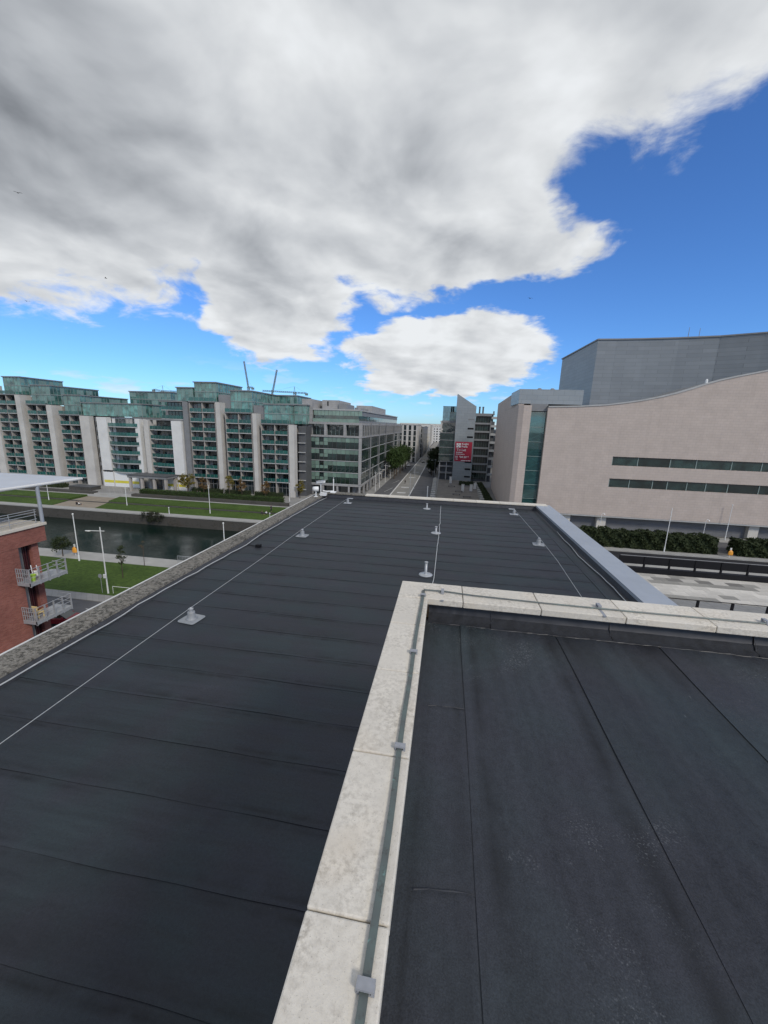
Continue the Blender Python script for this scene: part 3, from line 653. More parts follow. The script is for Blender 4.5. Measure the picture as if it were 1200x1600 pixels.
cctv((-8.36, 24.75, RZ+.16), .40, .35, 'rounded white camera on a low post beside the taller roof camera', 1)
t = thing('antenna', 'thin white antenna mast standing on the roof corner beside the cameras', 'antenna', (-7.45,25.62,RZ+.335))
mb = MB().tube([(-7.45,25.75,RZ+.34),(-7.45,25.75,RZ+1.25)], .035, 10).tube([(-7.45,25.75,RZ+1.25),(-7.45,25.75,RZ+1.38)], .012, 8); mb.build('mast', M['white'], t)
MB().box(-7.62,25.5,RZ+.30,-7.28,25.9,RZ+.40).build('base_plate', M['white'], t, .02)
MB().tube([(-8.15,25.65,RZ+.42),(-7.9,25.6,RZ+.40),(-7.45,25.7,RZ+.42)], .05, 8).build('conduit', M['white'], t)
t = thing('junction_box', 'white weatherproof box on the ledge under the roof cameras', 'box', (-8.0,25.35,RZ+.165))
MB().box(-8.2,25.1,RZ+.17,-7.8,25.42,RZ+.33).build('case', M['white'], t, .015); MB().box(-8.22,25.08,RZ+.331,-7.78,25.44,RZ+.35).build('lid', M['white'], t)

# ================================================================== APARTMENTS ACROSS THE CANAL
FY = 119.0                                  # facade plane
BW, FH = 3.7, 3.0
_cache = {}
def bay_meshes(w, rc=1.9):
    k = round(w, 2)
    if k in _cache: return _cache[k]
    slab = MB().box(0, -.25, -.26, w, rc, 0).mesh('balcony', M['slab_edge'])
    bal = MB(); n = 3
    for i in range(n):
        a = .06+(w-.12)*i/n; bal.box(a+.03, -.21, .06, a+(w-.12)/n-.03, -.185, 1.12, 0)
    for i in range(n+1):
        a = .06+(w-.12)*i/n; bal.box(a-.025, -.23, .0, a+.025, -.17, 1.08, 1)
    bal = bal.mesh('balustrade', [M['balglass'], M['mull']])
    wins = []
    for var in range(4):
        mb = MB().box(.1, rc-.02, .02, w-.1, rc+.05, FH-.3, 0)
        sp_ = [.1, w*.36, w*.66, w-.1]
        for q in sp_: mb.box(q-.04, rc-.07, .02, q+.04, rc-.022, FH-.3, 1)
        mb.box(.14, rc-.07, FH-.42, w-.14, rc-.023, FH-.3, 1)
        if var == 1: mb.box(sp_[0]+.05, rc-.05, .1, sp_[1]-.05, rc-.025, FH-.43, 2)
        if var == 2: mb.box(sp_[1]+.05, rc-.05, .1, sp_[2]-.05, rc-.025, FH-.43, 2)
        if var == 3: mb.box(sp_[0]+.05, rc-.05, .1, sp_[1]-.3, rc-.025, FH-.43, 2).box(sp_[2]+.05, rc-.05, .1, sp_[3]-.1, rc-.025, FH-.43, 2)
        wins.append(mb.mesh('window', [M['pane'], M['dark_clad'], M['curtain']]))
    _cache[k] = (slab, bal, wins); return _cache[k]
def module(t, x0, x1, ztop, z0, rc=1.9, bays=2):
    """two stacked columns of recessed balconies between side walls"""
    w = (x1-x0)/bays; wi = w-.3; slab, bal, wins = bay_meshes(wi, rc)
    for b_ in range(bays+1):
        xa = x0+b_*w; MB().box(xa-.15, FY, 0, xa+.15, FY+rc+.02, ztop).build('party_wall', M['beige'], t)
    MB().box(x0-.15, FY+rc+.06, 0, x1+.15, FY+16, ztop-.02).build('wall', M['beige'], t)
    MB().box(x0-.15, FY-.3, ztop, x1+.15, FY+rc+3, ztop+.35).build('parapet', M['mid_clad'], t)
    nfl = int(round((ztop-z0)/FH))
    for b_ in range(bays):
        xa = x0+b_*w+.15
        for k in range(nfl):
            z = ztop-FH*(k+1)
            s_ = inst('balcony', slab, t, (xa, FY, z)); inst('balustrade', bal, s_, (xa, FY, z)); inst('window', random.choice(wins), t, (xa, FY, z))
        # shop-front glazing at the bottom
        zb = ztop-FH*nfl
        mb = MB().box(xa, FY+rc-.6, .1, xa+wi, FY+rc-.5, zb-.3, 0)
        for q in range(4): mb.box(xa+wi*q/3-.05, FY+rc-.68, .1, xa+wi*q/3+.05, FY+rc-.602, zb-.3, 1)
        mb.box(xa, FY+rc-.68, zb*.55, xa+wi, FY+rc-.603, zb*.55+.12, 1)
        mb.build('shopfront', [M['pane'], M['mid_clad']], t)
def fin(t, x0, x1, ztop, z0=0., proj=.5, m='fin', depth=2.6):
    MB().box(x0, FY-proj, z0, x1, FY+depth, ztop).build('fin_wall', M[m], t)
def glassbox(t, x0, x1, y0, y1, z0, z1, step=1.25, roof=True, m='penthouse'):
    p = MB().box(x0, y0, z0, x1, y1, z1-.3).build('glass_storey', M[m], t)
    mb = MB(); nf = max(1, int(round((z1-z0)/3.0))); n = max(1, int((x1-x0)/step))
    for i in range(n+1): xx = x0+(x1-x0)*i/n; mb.box(xx-.04, y0-.09, z0, xx+.04, y0-.002, z1-.3)
    n = max(1, int((y1-y0)/step))
    for i in range(n+1): yy = y0+(y1-y0)*i/n; mb.box(x1+.002, yy-.04, z0, x1+.09, yy+.04, z1-.3)
    for k in range(1, nf):
        zz = z0+(z1-z0)*k/nf; mb.box(x0-.05, y0-.14, zz-.14, x1+.14, y0-.092, zz+.14); mb.box(x1+.092, y0-.09, zz-.14, x1+.14, y1, zz+.14)
    mb.build('mullion', M['mull'], p)
    # blinds and rooms behind some of the panes
    mb = MB(); n = max(1, int((x1-x0)/step))
    for k in range(nf):
        for i in range(n):
            if random.random() < .33:
                xa = x0+(x1-x0)*i/n; za = z0+(z1-.3-z0)*k/nf; hh = (z1-.3-z0)/nf
                mb.box(xa+.06, y0-.03, za+hh*random.choice((.1,.35)), xa+(x1-x0)/n-.06, y0-.004, za+hh-.16)
    n = max(1, int((y1-y0)/step))
    for k in range(nf):
        for i in range(n):
            if random.random() < .3:
                ya = y0+(y1-y0)*i/n; za = z0+(z1-.3-z0)*k/nf; hh = (z1-.3-z0)/nf
                mb.box(x1+.004, ya+.06, za+hh*random.choice((.1,.4)), x1+.03, ya+(y1-y0)/n-.06, za+hh-.16)
    if mb.f: mb.build('blind', mat('pale_green_blind', (.17,.27,.25), .6, .2, .5), p)
    MB().box(x0-.35, y0-.35, z1-.3, x1+.35, y1+.2, z1).build('roof', M['mid_clad'], p)
def terrace_rail(t, x0, x1, y, z):
    mb = MB(); n = max(2, int((x1-x0)/1.6))
    for i in range(n): a = x0+(x1-x0)*i/n; mb.box(a+.04, y, z+.05, a+(x1-x0)/n-.04, y+.025, z+1.1, 0)
    for i in range(n+1): a = x0+(x1-x0)*i/n; mb.box(a-.03, y-.03, z, a+.03, y-.002, z+1.1, 1)
    mb.build('terrace_balustrade', [M['balglass'], M['mull']], t)

# ---- left block
T = thing('apartment_block', 'apartment block stepping down towards its curved green balconies and yellow striped hoarding', 'apartments', (-128, FY, 0))
fin(T, -158.5, -155.6, 32.9)
module(T, -155.2, -147.6, 29.8, 4)
fin(T, -147.2, -145.2, 29.9, depth=3.4)
module(T, -143.4, -135.7, 26.7, 4)
fin(T, -135.2, -133.2, 26.8, depth=3.4)
module(T, -130.9, -123.2, 23.6, 4)
fin(T, -122.3, -118.8, 23.6, proj=.9, depth=1.0)
MB().box(-118.6, FY+1.2, 0, -116.4, FY+9, 23.3).build('recess_wall', M['mid_clad'], T)
me = MB().box(-118.3, FY+1.05, 0, -116.8, FY+1.17, 1.7).mesh('window', M['pane'])
for k in range(6): inst('window', me, T, (0, 0, 5.2+3*k))
fin(T, -116.3, -112.6, 23.4, 5.7, .5, 'white2', 1.5)
MB().box(-112.4, FY+1.6, 0, -100.4, FY+14, 23.3).build('wall', M['white2'], T)
def curved_balcony(x0, x1, z, dep, n=10):
    pts = [(x0+(x1-x0)*i/n, FY+.9-dep*(1-((2*i/n)-1)**2*.55)) for i in range(n+1)]
    s_ = MB().prism([(x1, FY+1.65), (x0, FY+1.65)]+pts, z-.28, z).build('balcony', M['slab_edge'], T)
    mb = MB()
    for (xa, ya), (xb, yb) in zip(pts[:-1], pts[1:]): mb.quad((xa+.04,ya+.04,z+.04),(xb-.0,yb+.04,z+.04),(xb,yb+.04,z+1.12),(xa+.04,ya+.04,z+1.12), 0)
    for xa, ya in pts: mb.box(xa-.03, ya+.045, z, xa+.03, ya+.09, z+1.12, 1)
    mb.build('balustrade', [M['balglass'], M['mull']], s_)
for k in range(6):
    z = 5.4+3.02*k
    curved_balcony(-112.6, -101.4, z, 2.2)
    mb = MB().box(-111.0, FY+1.5, z+.05, -103.2, FY+1.597, z+2.6, 0)
    for q in range(7): mb.box(-111.0+1.3*q-.05, FY+1.42, z+.05, -111.0+1.3*q+.05, FY+1.498, z+2.6, 1)
    for q in range(6):
        if random.random() < .4: mb.box(-111.0+1.3*q+.08, FY+1.47, z+.1, -111.0+1.3*q+1.2, FY+1.498, z+2.5, 2)
    mb.build('window', [M['pane'], M['mid_clad'], M['curtain']], T)
MB().box(-102.4, FY-.1, 5.4, -100.7, FY+1.5, 23.2).build('fin_wall', M['white2'], T)
glassbox(T, -122.3, -100.0, FY+.9, FY+12, 23.75, 28.1, 1.4)
glassbox(T, -129.8, -123.6, FY+1.4, FY+22, 23.7, 30.5, 1.2)
glassbox(T, -142.6, -135.2, FY+1.6, FY+21, 27.1, 33.5, 1.25)
glassbox(T, -154.3, -147.4, FY+2.4, FY+18, 30.2, 36.2, 1.25)
terrace_rail(T, -143.4, -135.7, FY-.2, 27.05); terrace_rail(T, -130.9, -123.2, FY-.2, 23.95); terrace_rail(T, -155.2, -147.6, FY-.2, 30.15)
MB().box(-135.1, FY+6, 23.3, -123.8, FY+20, 28.5).build('core_wall', M['mid_clad'], T)
MB().box(-124, FY+24, 0, -98, FY+34, 27.5).build('rear_wing', M['mid_clad'], T)
glassbox(T, -124.0, -106.5, FY+24, FY+36, 27.6, 33.6, 1.3)
# hoarding under the curved balconies, with a yellow band
for i, (xa, xb) in enumerate(((-116.2,-112.2),(-112.1,-106.5),(-106.4,-101.0))):
    h = MB().box(xa, FY-.45, .12, xb, FY-.3, 5.1).build('hoarding_panel', M['white'], T)
    MB().box(xa+.15, FY-.475, 1.4, xb-.15, FY-.452, 2.3).build('yellow_band', M['yellow'], h)
MB().box(-116.6, FY-.4, .1, -116.25, FY+.3, 5.7).build('column', M['fin'], T); MB().box(-112.25, FY-.6, .1, -111.95, FY-.46, 5.4).build('column', M['fin'], T)
# ---- right block
T = thing('apartment_block', 'apartment block beside the grey office building, with white fins and rooftop glass storeys', 'apartments', (-72, FY, 0))
fin(T, -98.9, -97.2, 23.0, depth=1.8)
MB().box(-97.0, FY+3.2, 0, -88.6, FY+14, 22.9).build('wall', M['dark_clad'], T)
for k in range(6):
    z = 5.0+3.0*k
    for (xa, xb, d0, d1) in ((-97.0, -93.9, -.1, 3.0), (-94.6, -88.5, -1.0, 1.8)):
        s_ = MB().box(xa, FY+d0, z-.26-(.02 if d0 < -.5 else 0), xb, FY+3.15, z-(.02 if d0 < -.5 else 0)).build('balcony', M['slab_edge'], T)
        mb = MB(); n = 3 if d0 > -.5 else 5
        for i in range(n): a = xa+(xb-xa)*i/n; mb.box(a+.04, FY+d0+.02, z+.05, a+(xb-xa)/n-.04, FY+d0+.045, z+1.14, 0)
        for i in range(n+1): a = xa+(xb-xa)*i/n; mb.box(a-.03, FY+d0+.05, z, a+.03, FY+d0+.09, z+1.1, 1)
        if d0 < -.5: mb.box(xb-.06, FY+d0+.1, z+.05, xb-.03, FY+2.5, z+1.14, 0)
        mb.build('balustrade', [M['balglass'], M['mull']], s_)
    mb = MB().box(-96.6, FY+3.05, z+.05, -88.9, FY+3.18, z+2.6, 0)
    for q in range(6):
        if random.random() < .45: mb.box(-96.5+1.28*q, FY+3.0, z+.1, -96.5+1.28*q+1.1, FY+3.04, z+2.5, 1)
    mb.build('window', [M['pane'], M['curtain']], T)
fin(T, -88.4, -84.9, 22.9, 5.5, 1.1, 'white2', 2.2)
MB().box(-98.6, FY+.4, 22.95, -84.4, FY+16, 23.3).build('roof', M['mid_clad'], T)
MB().box(-92.5, FY+3.4, 23.3, -84.6, FY+16, 29.0).build('wall', M['mid_clad'], T)
for z in (23.35, 26.2):
    s_ = MB().box(-92.6, FY+.3, z-.02, -84.6, FY+3.3, z+.2).build('balcony', M['slab_edge'], T)
    mb = MB()
    for i in range(6): a = -92.5+7.8*i/6; mb.box(a+.04, FY+.4, z+.25, a+1.26, FY+.425, z+1.3, 0)
    for i in range(7): a = -92.5+7.8*i/6; mb.box(a-.03, FY+.43, z+.2, a+.03, FY+.47, z+1.3, 1)
    mb.build('balustrade', [M['balglass'], M['mull']], s_)
    mb = MB().box(-92.2, FY+3.3, z+.25, -84.8, FY+3.38, z+2.6, 0)
    for q in range(6): mb.box(-92.2+1.23*q-.05, FY+3.22, z+.25, -92.2+1.23*q+.05, FY+3.298, z+2.6, 1)
    mb.build('window', [M['pane'], M['mid_clad']], T)
MB().box(-93.0, FY+.1, 28.9, -84.5, FY+16, 29.25).build('roof', M['mid_clad'], T)
fin(T, -84.3, -82.6, 29.0, depth=2.5, m='mid_clad')
module(T, -82.2, -73.4, 29.0, 4.6)
fin(T, -72.9, -71.4, 29.1, depth=3.0)
MB().box(-71.2, FY+2.4, 0, -70.2, FY+9, 25.6).build('recess_wall', M['mid_clad'], T)
module(T, -69.9, -61.1, 25.9, 4.6)
fin(T, -60.6, -59.3, 26.0, depth=3.0)
MB().box(-59.1, FY+2.4, 0, -58.2, FY+9, 22.6).build('recess_wall', M['mid_clad'], T)
module(T, -57.9, -49.1, 22.8, 4.6)
fin(T, -48.7, -47.0, 22.9, depth=2.0)
glassbox(T, -87.6, -82.0, FY+2.0, FY+14, 29.3, 33.7, 1.2)
glassbox(T, -81.6, -74.2, FY+2.5, FY+19, 29.4, 35.5, 1.2)
MB().box(-73.6, FY+2.7, 25.5, -69.4, FY+17, 31.6).build('core_wall', M['mid_clad'], T)
glassbox(T, -69.2, -62.0, FY+2.5, FY+26, 26.3, 33.1, 1.2)
MB().box(-61.7, FY+2.7, 22.5, -58.0, FY+17, 28.6).build('core_wall', M['mid_clad'], T)
glassbox(T, -57.8, -49.6, FY+2.3, FY+18, 23.2, 29.2, 1.2)
glassbox(T, -49.3, -45.2, FY+6, FY+22, 23.2, 29.4, 1.2)
glassbox(T, -62.6, -54.4, FY+22, FY+36, 24, 33.2, 1.3)
MB().box(-62.4, FY+20, 0, -46, FY+40, 23.9).build('rear_wing', M['mid_clad'], T)
terrace_rail(T, -82.2, -73.4, FY-.2, 29.35); terrace_rail(T, -69.9, -61.1, FY-.2, 26.25); terrace_rail(T, -57.9, -49.1, FY-.2, 23.15)
# stair column with white landings
MB().box(-46.9, FY+3.0, 0, -44.4, FY+12, 22.6).build('stair_tower', M['dark_clad'], T)
me = MB().box(-46.9, FY+2.4, 0, -44.5, FY+2.98, .25).mesh('landing', M['slab_edge'])
for k in range(7): inst('landing', me, T, (0, 0, 2.2+3*k))
for i, (xa, xb) in enumerate(((-88.3,-85.0),)):
    h = MB().box(-92.9, FY-.35, .12, -85.1, FY-.2, 5.0).build('hoarding_panel', M['white'], T); MB().box(-92.7, FY-.375, 1.3, -85.4, FY-.352, 2.2).build('yellow_band', M['yellow'], h)
MB().box(-88.2, FY-.6, .1, -87.85, FY-.37, 5.5).build('column', M['fin'], T)

# ---- portal frame in front of the blocks
T = thing('entrance_portal', 'concrete portal with square columns and dark flat roof before the hoarding', 'portal', (-95, 114, .1))
MB().box(-101.5, 112.3, 4.6, -87.6, 117.6, 5.35).build('roof', M['mid_clad'], T)
MB().box(-101.7, 112.1, 5.36, -87.4, 117.8, 5.55).build('roof_cover', M['dark_clad'], T)
for xx in (-101.2, -97.0, -92.6, -88.5):
    for yy in (112.5, 116.8): MB().box(xx, yy, .1, xx+.7, yy+.7, 4.6).build('column', M['beige'], T)
T = thing('planter_block', 'low square concrete planter block on the promenade beside the white fin wall', 'planter', (-116, 111, .1))
MB().box(-120.5, 109.2, .1, -112.2, 112.8, 1.15).build('wall', M['quay'], T); MB().box(-120.6, 109.1, 1.152, -112.1, 112.9, 1.32).build('coping', M['dark_clad'], T)

# ================================================================== GREY OFFICE BUILDING
OX0, OX1, OY0, OY1 = -46.3, -27.4, 127.0, 243.0
T = thing('office_building', 'grey stone office building with green glazing and a framed top storey on the street', 'office', (-37, 150, 0))
MB().box(OX0, OY0+.9, 3.3, OX1-.9, OY1, 19.4).build('core_wall', M['dark_clad'], T)
MB().box(OX0, OY0+2.0, 0, OX1-2.2, OY1, 3.25).build('ground_floor_wall', M['mid_clad'], T)
MB().box(OX0-.2, OY0, 3.26, OX1, OY0+.85, 3.9).build('plinth_beam', M['grey_stone'], T); MB().box(OX1-.85, OY0+.86, 3.26, OX1, OY1, 3.88).build('plinth_beam', M['grey_stone'], T)
MB().box(OX0-.2, OY0-.12, 0.1, OX0+.6, OY0+.86, 3.25).build('column', M['grey_stone'], T)
me = MB().box(-.28, -.28, 0, .28, .28, 3.16).mesh('column', M['grey_stone'])
for xx in (-40.5, -35.5, -31.5, -27.85): inst('column', me, T, (xx, OY0+.4, .1))
for k in range(18): inst('column', me, T, (OX1-.4, OY0+7+6.4*k, .1))
me = MB().box(0, -.04, .1, 4.6, .04, 3.1).mesh('shopfront', M['pane'])
for xx in (-45, -40.2, -35.2): inst('shopfront', me, T, (xx, OY0+1.9, .05))
me = MB().box(-.04, 0, .1, .04, 5.6, 3.1).mesh('shopfront', M['pane'])
for k in range(17): inst('shopfront', me, T, (OX1-2.1, OY0+7.4+6.4*k, .05))
# front curtain wall: spandrel panes above vision panes, floor by floor
ncol = 12; cw = (OX1-.9-OX0-.2)/ncol; fz = 3.95; fh = 3.86
spm = MB().box(.04, 0, 0, cw-.04, .1, 1.50).mesh('spandrel_pane', M['spandrel'])
vim = [MB().box(.04, 0, 0, cw-.04, .08, 2.15).mesh('vision_pane', M['offglass']), MB().box(.04, 0, 0, cw-.04, .08, 2.15, 0).box(.1, -.02, 1.1, cw-.1, -.002, 2.1, 1).mesh('vision_pane', [M['offglass'], M['spandrel']])]
for k in range(4):
    z = fz+k*fh
    MB().box(OX0+.1, OY0-.06, z-.11, OX1-.8, OY0+.5, z+.08).build('floor_edge', M['slab_edge'], T)
    for c in range(ncol):
        x = OX0+.2+cw*c
        if not (c == 3): inst('spandrel_pane', spm, T, (x, OY0+.12, z+2.26))
        else: inst('vision_pane', vim[0], T, (x, OY0+.5, z+1.6))
        inst('vision_pane', vim[0] if c > 4 or random.random() < .3 else vim[1], T, (x, OY0+.14, z+.09))
mb = MB()
for c in range(ncol+1): x = OX0+.2+cw*c; mb.box(x-.035, OY0+.05, fz, x+.035, OY0+.119, 19.3)
mb.build('mullion', M['dark_clad'], T)
MB().box(OX1-.88, OY0-.15, 3.9, OX1-.02, OY0+.8, 19.35).build('corner_pier', M['grey_stone'], T)
MB().box(OX0-.3, OY0-.15, 3.9, OX0+.12, OY0+.8, 19.35).build('corner_pier', M['grey_stone'], T)
# side curtain wall on the street
nb = 29; bw = (OY1-OY0-.9)/nb
sm = MB().box(0, .05, 0, .1, bw-.05, 3.55).mesh('side_pane', M['sideglass'])
for k in range(4):
    z = fz+k*fh
    MB().box(OX1-.5, OY0+.82, z-.12, OX1+.10, OY1, z+.12).build('floor_edge', M['slab_edge'], T)
    for c in range(nb): inst('side_pane', sm, T, (OX1-.1, OY0+.9+bw*c, z+.17))
for yy in (141.5, 160., 178., 205., 230.):
    MB().box(OX1+.105, yy-.18, .1, OX1+.45, yy+.18, 24.6).build('pier', M['mid_clad'], T)
# framed top storey
MB().box(OX0-.3, OY0-.25, 19.36, OX1+.15, OY0+.95, 19.95).build('frame_beam', M['grey_stone'], T); MB().box(OX0-.3, OY0-.25, 23.4, OX1+.15, OY0+.95, 24.15).build('frame_beam', M['grey_stone'], T)
MB().box(OX1-.7, OY0+.955, 19.36, OX1+.15, OY1, 19.93).build('frame_beam', M['grey_stone'], T); MB().box(OX1-1.4, OY0+.955, 23.4, OX1+.15, OY1, 24.13).build('frame_beam', M['grey_stone'], T)
for xa, xb in ((OX0-.3, OX0+.5), (-39.9, -39.1), (-33.4, -32.6), (OX1-.85, OX1+.15)): MB().box(xa, OY0-.25, 19.955, xb, OY0+.95, 23.395).build('frame_post', M['grey_stone'], T)
me = MB().box(.98, 0, 0, 1.15, .55, 3.455).mesh('frame_post', M['grey_stone'])
for c in range(38): inst('frame_post', me, T, (OX1-1.0, OY0+3.4+3.0*c, 19.938))
MB().box(OX0+.3, OY0+1.6, 19.4, OX1-.04, OY1-.2, 23.39).build('top_storey_glass', M['offglass'], T)
mb = MB()
for c in range(14): x = OX0+.6+1.3*c; mb.box(x-.04, OY0+1.5, 19.96, x+.04, OY0+1.598, 23.39)
mb.build('mullion', M['mull'], T)
# set-back storey and roof plant
p = MB().box(-44.2, OY0+1.9, 24.15, -28.9, OY1-15, 27.9).build('set_back_storey', M['offglass'], T)
mb = MB().box(-44.2, OY0+1.84, 24.2, -28.9, OY0+1.895, 24.9)
for c in range(13): x = -44.1+1.26*c; mb.box(x+.03, OY0+1.80, 26.3, x+1.2, OY0+1.894, 27.88, 0)
mb.build('spandrel_band', M['spandrel'], p)
mb = MB().box(-28.895, OY0+2, 26.4, -28.8, OY1-15, 27.88).box(-28.895, OY0+2, 24.2, -28.82, OY1-15, 24.8); mb.build('spandrel_band', M['mid_clad'], p)
MB().box(-44.4, OY0+1.6, 27.91, -28.5, OY1-14.6, 28.35).build('roof', M['slab_edge'], T)
MB().box(-44.0, OY0+.4, 24.16, -28.4, OY0+.43, 25.2).build('roof_balustrade', M['spandrel'], T)
MB().box(-42.8, OY0+7, 28.36, -37.0, OY0+24, 31.4).build('plant_room', M['grey_stone'], T); MB().box(-36.9, OY0+6.4, 28.36, -34.2, OY0+18, 30.2).build('plant_room', M['mid_clad'], T)
MB().box(-41.0, OY0+6.9, 29.5, -40.6, OY0+6.995, 31.0).build('louvre_door', M['black'], T)
MB().box(-38, OY0+38, 28.36, -31.5, OY0+75, 31.2).build('plant_room', M['grey_stone'], T)
mb = MB()
for c in range(9): x = -37.5+random.uniform(0, 5); yy = OY0+26+c*5; mb.box(x, yy, 28.36, x+1.2, yy+1.2, 29.6+random.uniform(0, .8))
mb.build('roof_vent', M['mid_clad'], T)
MB().box(-47.6, OY0+.6, 0, -44.35, OY0+12, 31.3).build('stair_tower', M['grey_stone'], T)
MB().box(-47.55, OY0-.1, 3.4, -46.65, OY0+.55, 19.4).build('dark_slot', M['black'], T)

# ================================================================== STREET BEYOND
def block(name, label, cat, x0, x1, y0, y1, z1, wm, floors, front=None, side=None, pm='pane', group=None, frame=None, roof_z=.5):
    """building with rows of recessed windows on the -Y front and on a chosen street side (+1 = +X face)"""
    T = thing(name, label, cat, ((x0+x1)/2, y0, 0), group)
    MB().box(x0+.25, y0+.25, 0, x1-.25, y1-.25, z1-.02).build('core_wall', M['dark_clad'], T)
    fh = z1/floors
    if front:
        n, wf, hf = front; cw = (x1-x0)/n
        for c in range(n+1):
            a = x0+cw*c; ww = cw*(1-wf)/2; xa, xb = max(x0, a-ww), min(x1, a+ww)
            MB().box(xa, y0, 0, xb, y0+.4, z1).build('pier', M[wm], T)
        me = MB().box(x0, y0+.03, 0, x1, y0+.38, fh*(1-hf)).mesh('band', M[wm])
        for k in range(1, floors+1): inst('band', me, T, (0, 0, fh*k-fh*(1-hf)-(.003 if k == floors else 0)))
        pmh = MB().box(0, 0, 0, cw*wf*.98, .03, fh*hf).mesh('window', M[pm])
        for k in range(floors):
            for c in range(n): inst('window', pmh, T, (x0+cw*(c+.5)-cw*wf*.49, y0+.20, fh*k))
    if side:
        sgn, n, wf, hf = side; cw = (y1-y0)/n; xs_ = x1 if sgn > 0 else x0
        for c in range(n+1):
            a = y0+cw*c; ww = cw*(1-wf)/2; ya, yb = max(y0+.41, a-ww), min(y1, a+ww)
            if yb > ya: MB().box(min(xs_, xs_-.4*sgn), ya, 0, max(xs_, xs_-.4*sgn), yb, z1).build('pier', M[wm], T)
        for k in range(1, floors+1):
            z = fh*k; MB().box(min(xs_-.03*sgn, xs_-.38*sgn), y0+.42, z-fh*(1-hf), max(xs_-.03*sgn, xs_-.38*sgn), y1, z-.003).build('band', M[wm], T)
        pmh = MB().box(0, 0, 0, .03, cw*wf*.98, fh*hf).mesh('window', M[pm])
        for k in range(floors):
            for c in range(n): inst('window', pmh, T, (xs_-.22*sgn, y0+cw*(c+.5)-cw*wf*.49, fh*k))
    MB().box(x0-.2, y0-.2, z1, x1+.2, y1+.2, z1+roof_z).build('roof', M[wm], T)
    return T
block('street_building', 'grey building with tall pale piers just beyond the office on the street', 'building', -42, -19.6, 262, 300, 24.2, 'fin', 7, (7,.52,.90), (1,12,.6,.85))
T = block('street_building', 'darker low fronted building between the pale pier building and the cream terrace', 'building', -40, -18.2, 304, 372, 22.5, 'mid_clad', 6, (5,.6,.7), (1,16,.6,.7))
for i, (y0, y1, x1, z1, wm, lb) in enumerate(((378,430,-18.4,25.0,'farpale','cream building far down the street on the side of the grey office'),(436,500,-19.0,24.2,'fartan','tan building further down the street after the cream one'),(506,590,-19.6,23.4,'farpale','last pale building at the end of the street'))):
    block('street_building', lb, 'building', x1-26, x1, y0, y1, z1, wm, 7, (6,.5,.55), (1,12,.5,.55))
block('street_building', 'low pale building closing the far end of the street', 'building', -40, 22, 610, 640, 22.0, 'white2', 6, (14,.5,.5), None)
block('street_building', 'wide white building behind the low one that closes the street', 'building', -90, 4, 760, 800, 27.0, 'farpale', 7, (16,.5,.5), None)
block('street_building', 'white piered building beyond the bannered tower on the street', 'building', -4.2, 22, 232, 300, 26.4, 'fin', 7, (7,.5,.75), (-1,14,.5,.75))
block('street_building', 'plain tan building further beyond the bannered tower', 'building', -4.0, 26, 310, 420, 22.5, 'fartan', 6, (7,.5,.6), (-1,18,.5,.6))
block('glass_tower', 'blue glass tower rising behind the bannered building', 'tower', -3.7, 4.6, 262, 280, 36.3, 'farblue', 12, (5,.86,.72), (-1,8,.86,.72), 'farblue', roof_z=.2)
for i, (x, yy, w, d, h) in enumerate(((-52,420,26,40,21),(-82,470,26,50,19),(-30,660,30,30,25),(6,680,40,30,24),(60,560,60,40,20),(40,330,40,60,22),(36,240,30,50,18))):
    block('distant_block', ['pale block behind the street row at the far left','low tan block on the far left skyline','square pale block beyond the end of the street','broad pale block beyond the end of the street on the tower side','long low block on the skyline behind the museum like hall','tan block hidden behind the bannered building','pale block tucked behind the pink hall'][i], 'building', x, x+w, yy, yy+d, h, random.choice(('farpale','fartan')), 6, (8,.5,.5), None)

# ---- bannered office with the slanted grey tower
T = thing('bannered_building', 'glass office with slanted grey slab tower carrying a red banner', 'office', (8, 181, 0))
Y0 = 181.
MB().add([(3.3,Y0,0),(11.7,Y0,0),(11.7,Y0,32.8),(3.3,Y0,37.9),(3.3,Y0+9,0),(11.7,Y0+9,0),(11.7,Y0+9,32.8),(3.3,Y0+9,37.9)], [(0,1,2,3),(5,4,7,6),(1,5,6,2),(4,0,3,7),(3,2,6,7),(1,0,4,5)]).build('slab_tower', M['metal_panel2'], T)
for k, z in enumerate((1.6, 5.0, 19.2, 22.9, 26.9)):
    MB().box(8.6, Y0-.05, z, 11.2, Y0-.003, z+.75 if k != 4 else z+.5).build('slot_window', M['black'] if k < 4 else M['mid_clad'], T)
bz0, bz1 = 8.8, 17.45
# right wing: floor bands and panes
MB().box(11.75, Y0+2, 0, 20.2, Y0+38, 26.6).build('core_wall', M['dark_clad'], T)
for k in range(8):
    z = 3.55*k+1.2
    if z > 27: continue
    MB().box(11.75, Y0+.6, z+2.75, 18.6, Y0+1.98, z+3.5).build('floor_band', M['mid_clad'], T)
    mb = MB().box(11.9, Y0+1.4, z, 18.4, Y0+1.5, z+2.74, 0)
    for q in range(7): mb.box(11.9+1.07*q-.05, Y0+1.3, z, 11.9+1.07*q+.05, Y0+1.398, z+2.74, 1)
    mb.build('window', [M['offglass'], M['dark_clad']], T)
    MB().box(18.65, Y0+1.0, z+1.6, 21.5, Y0+1.98, z+2.6).build('floor_band', M['slab_edge'], T)
MB().box(18.2, Y0+.4, 0, 18.6, Y0+.9, 27).build('column', M['mid_clad'], T)
p = MB().box(12.2, Y0+3, 26.62, 19.5, Y0+30, 29.6).build('set_back_storey', M['offglass'], T); MB().box(11.8, Y0+2.6, 29.62, 20.0, Y0+30.4, 30.0).build('roof', M['mid_clad'], T)
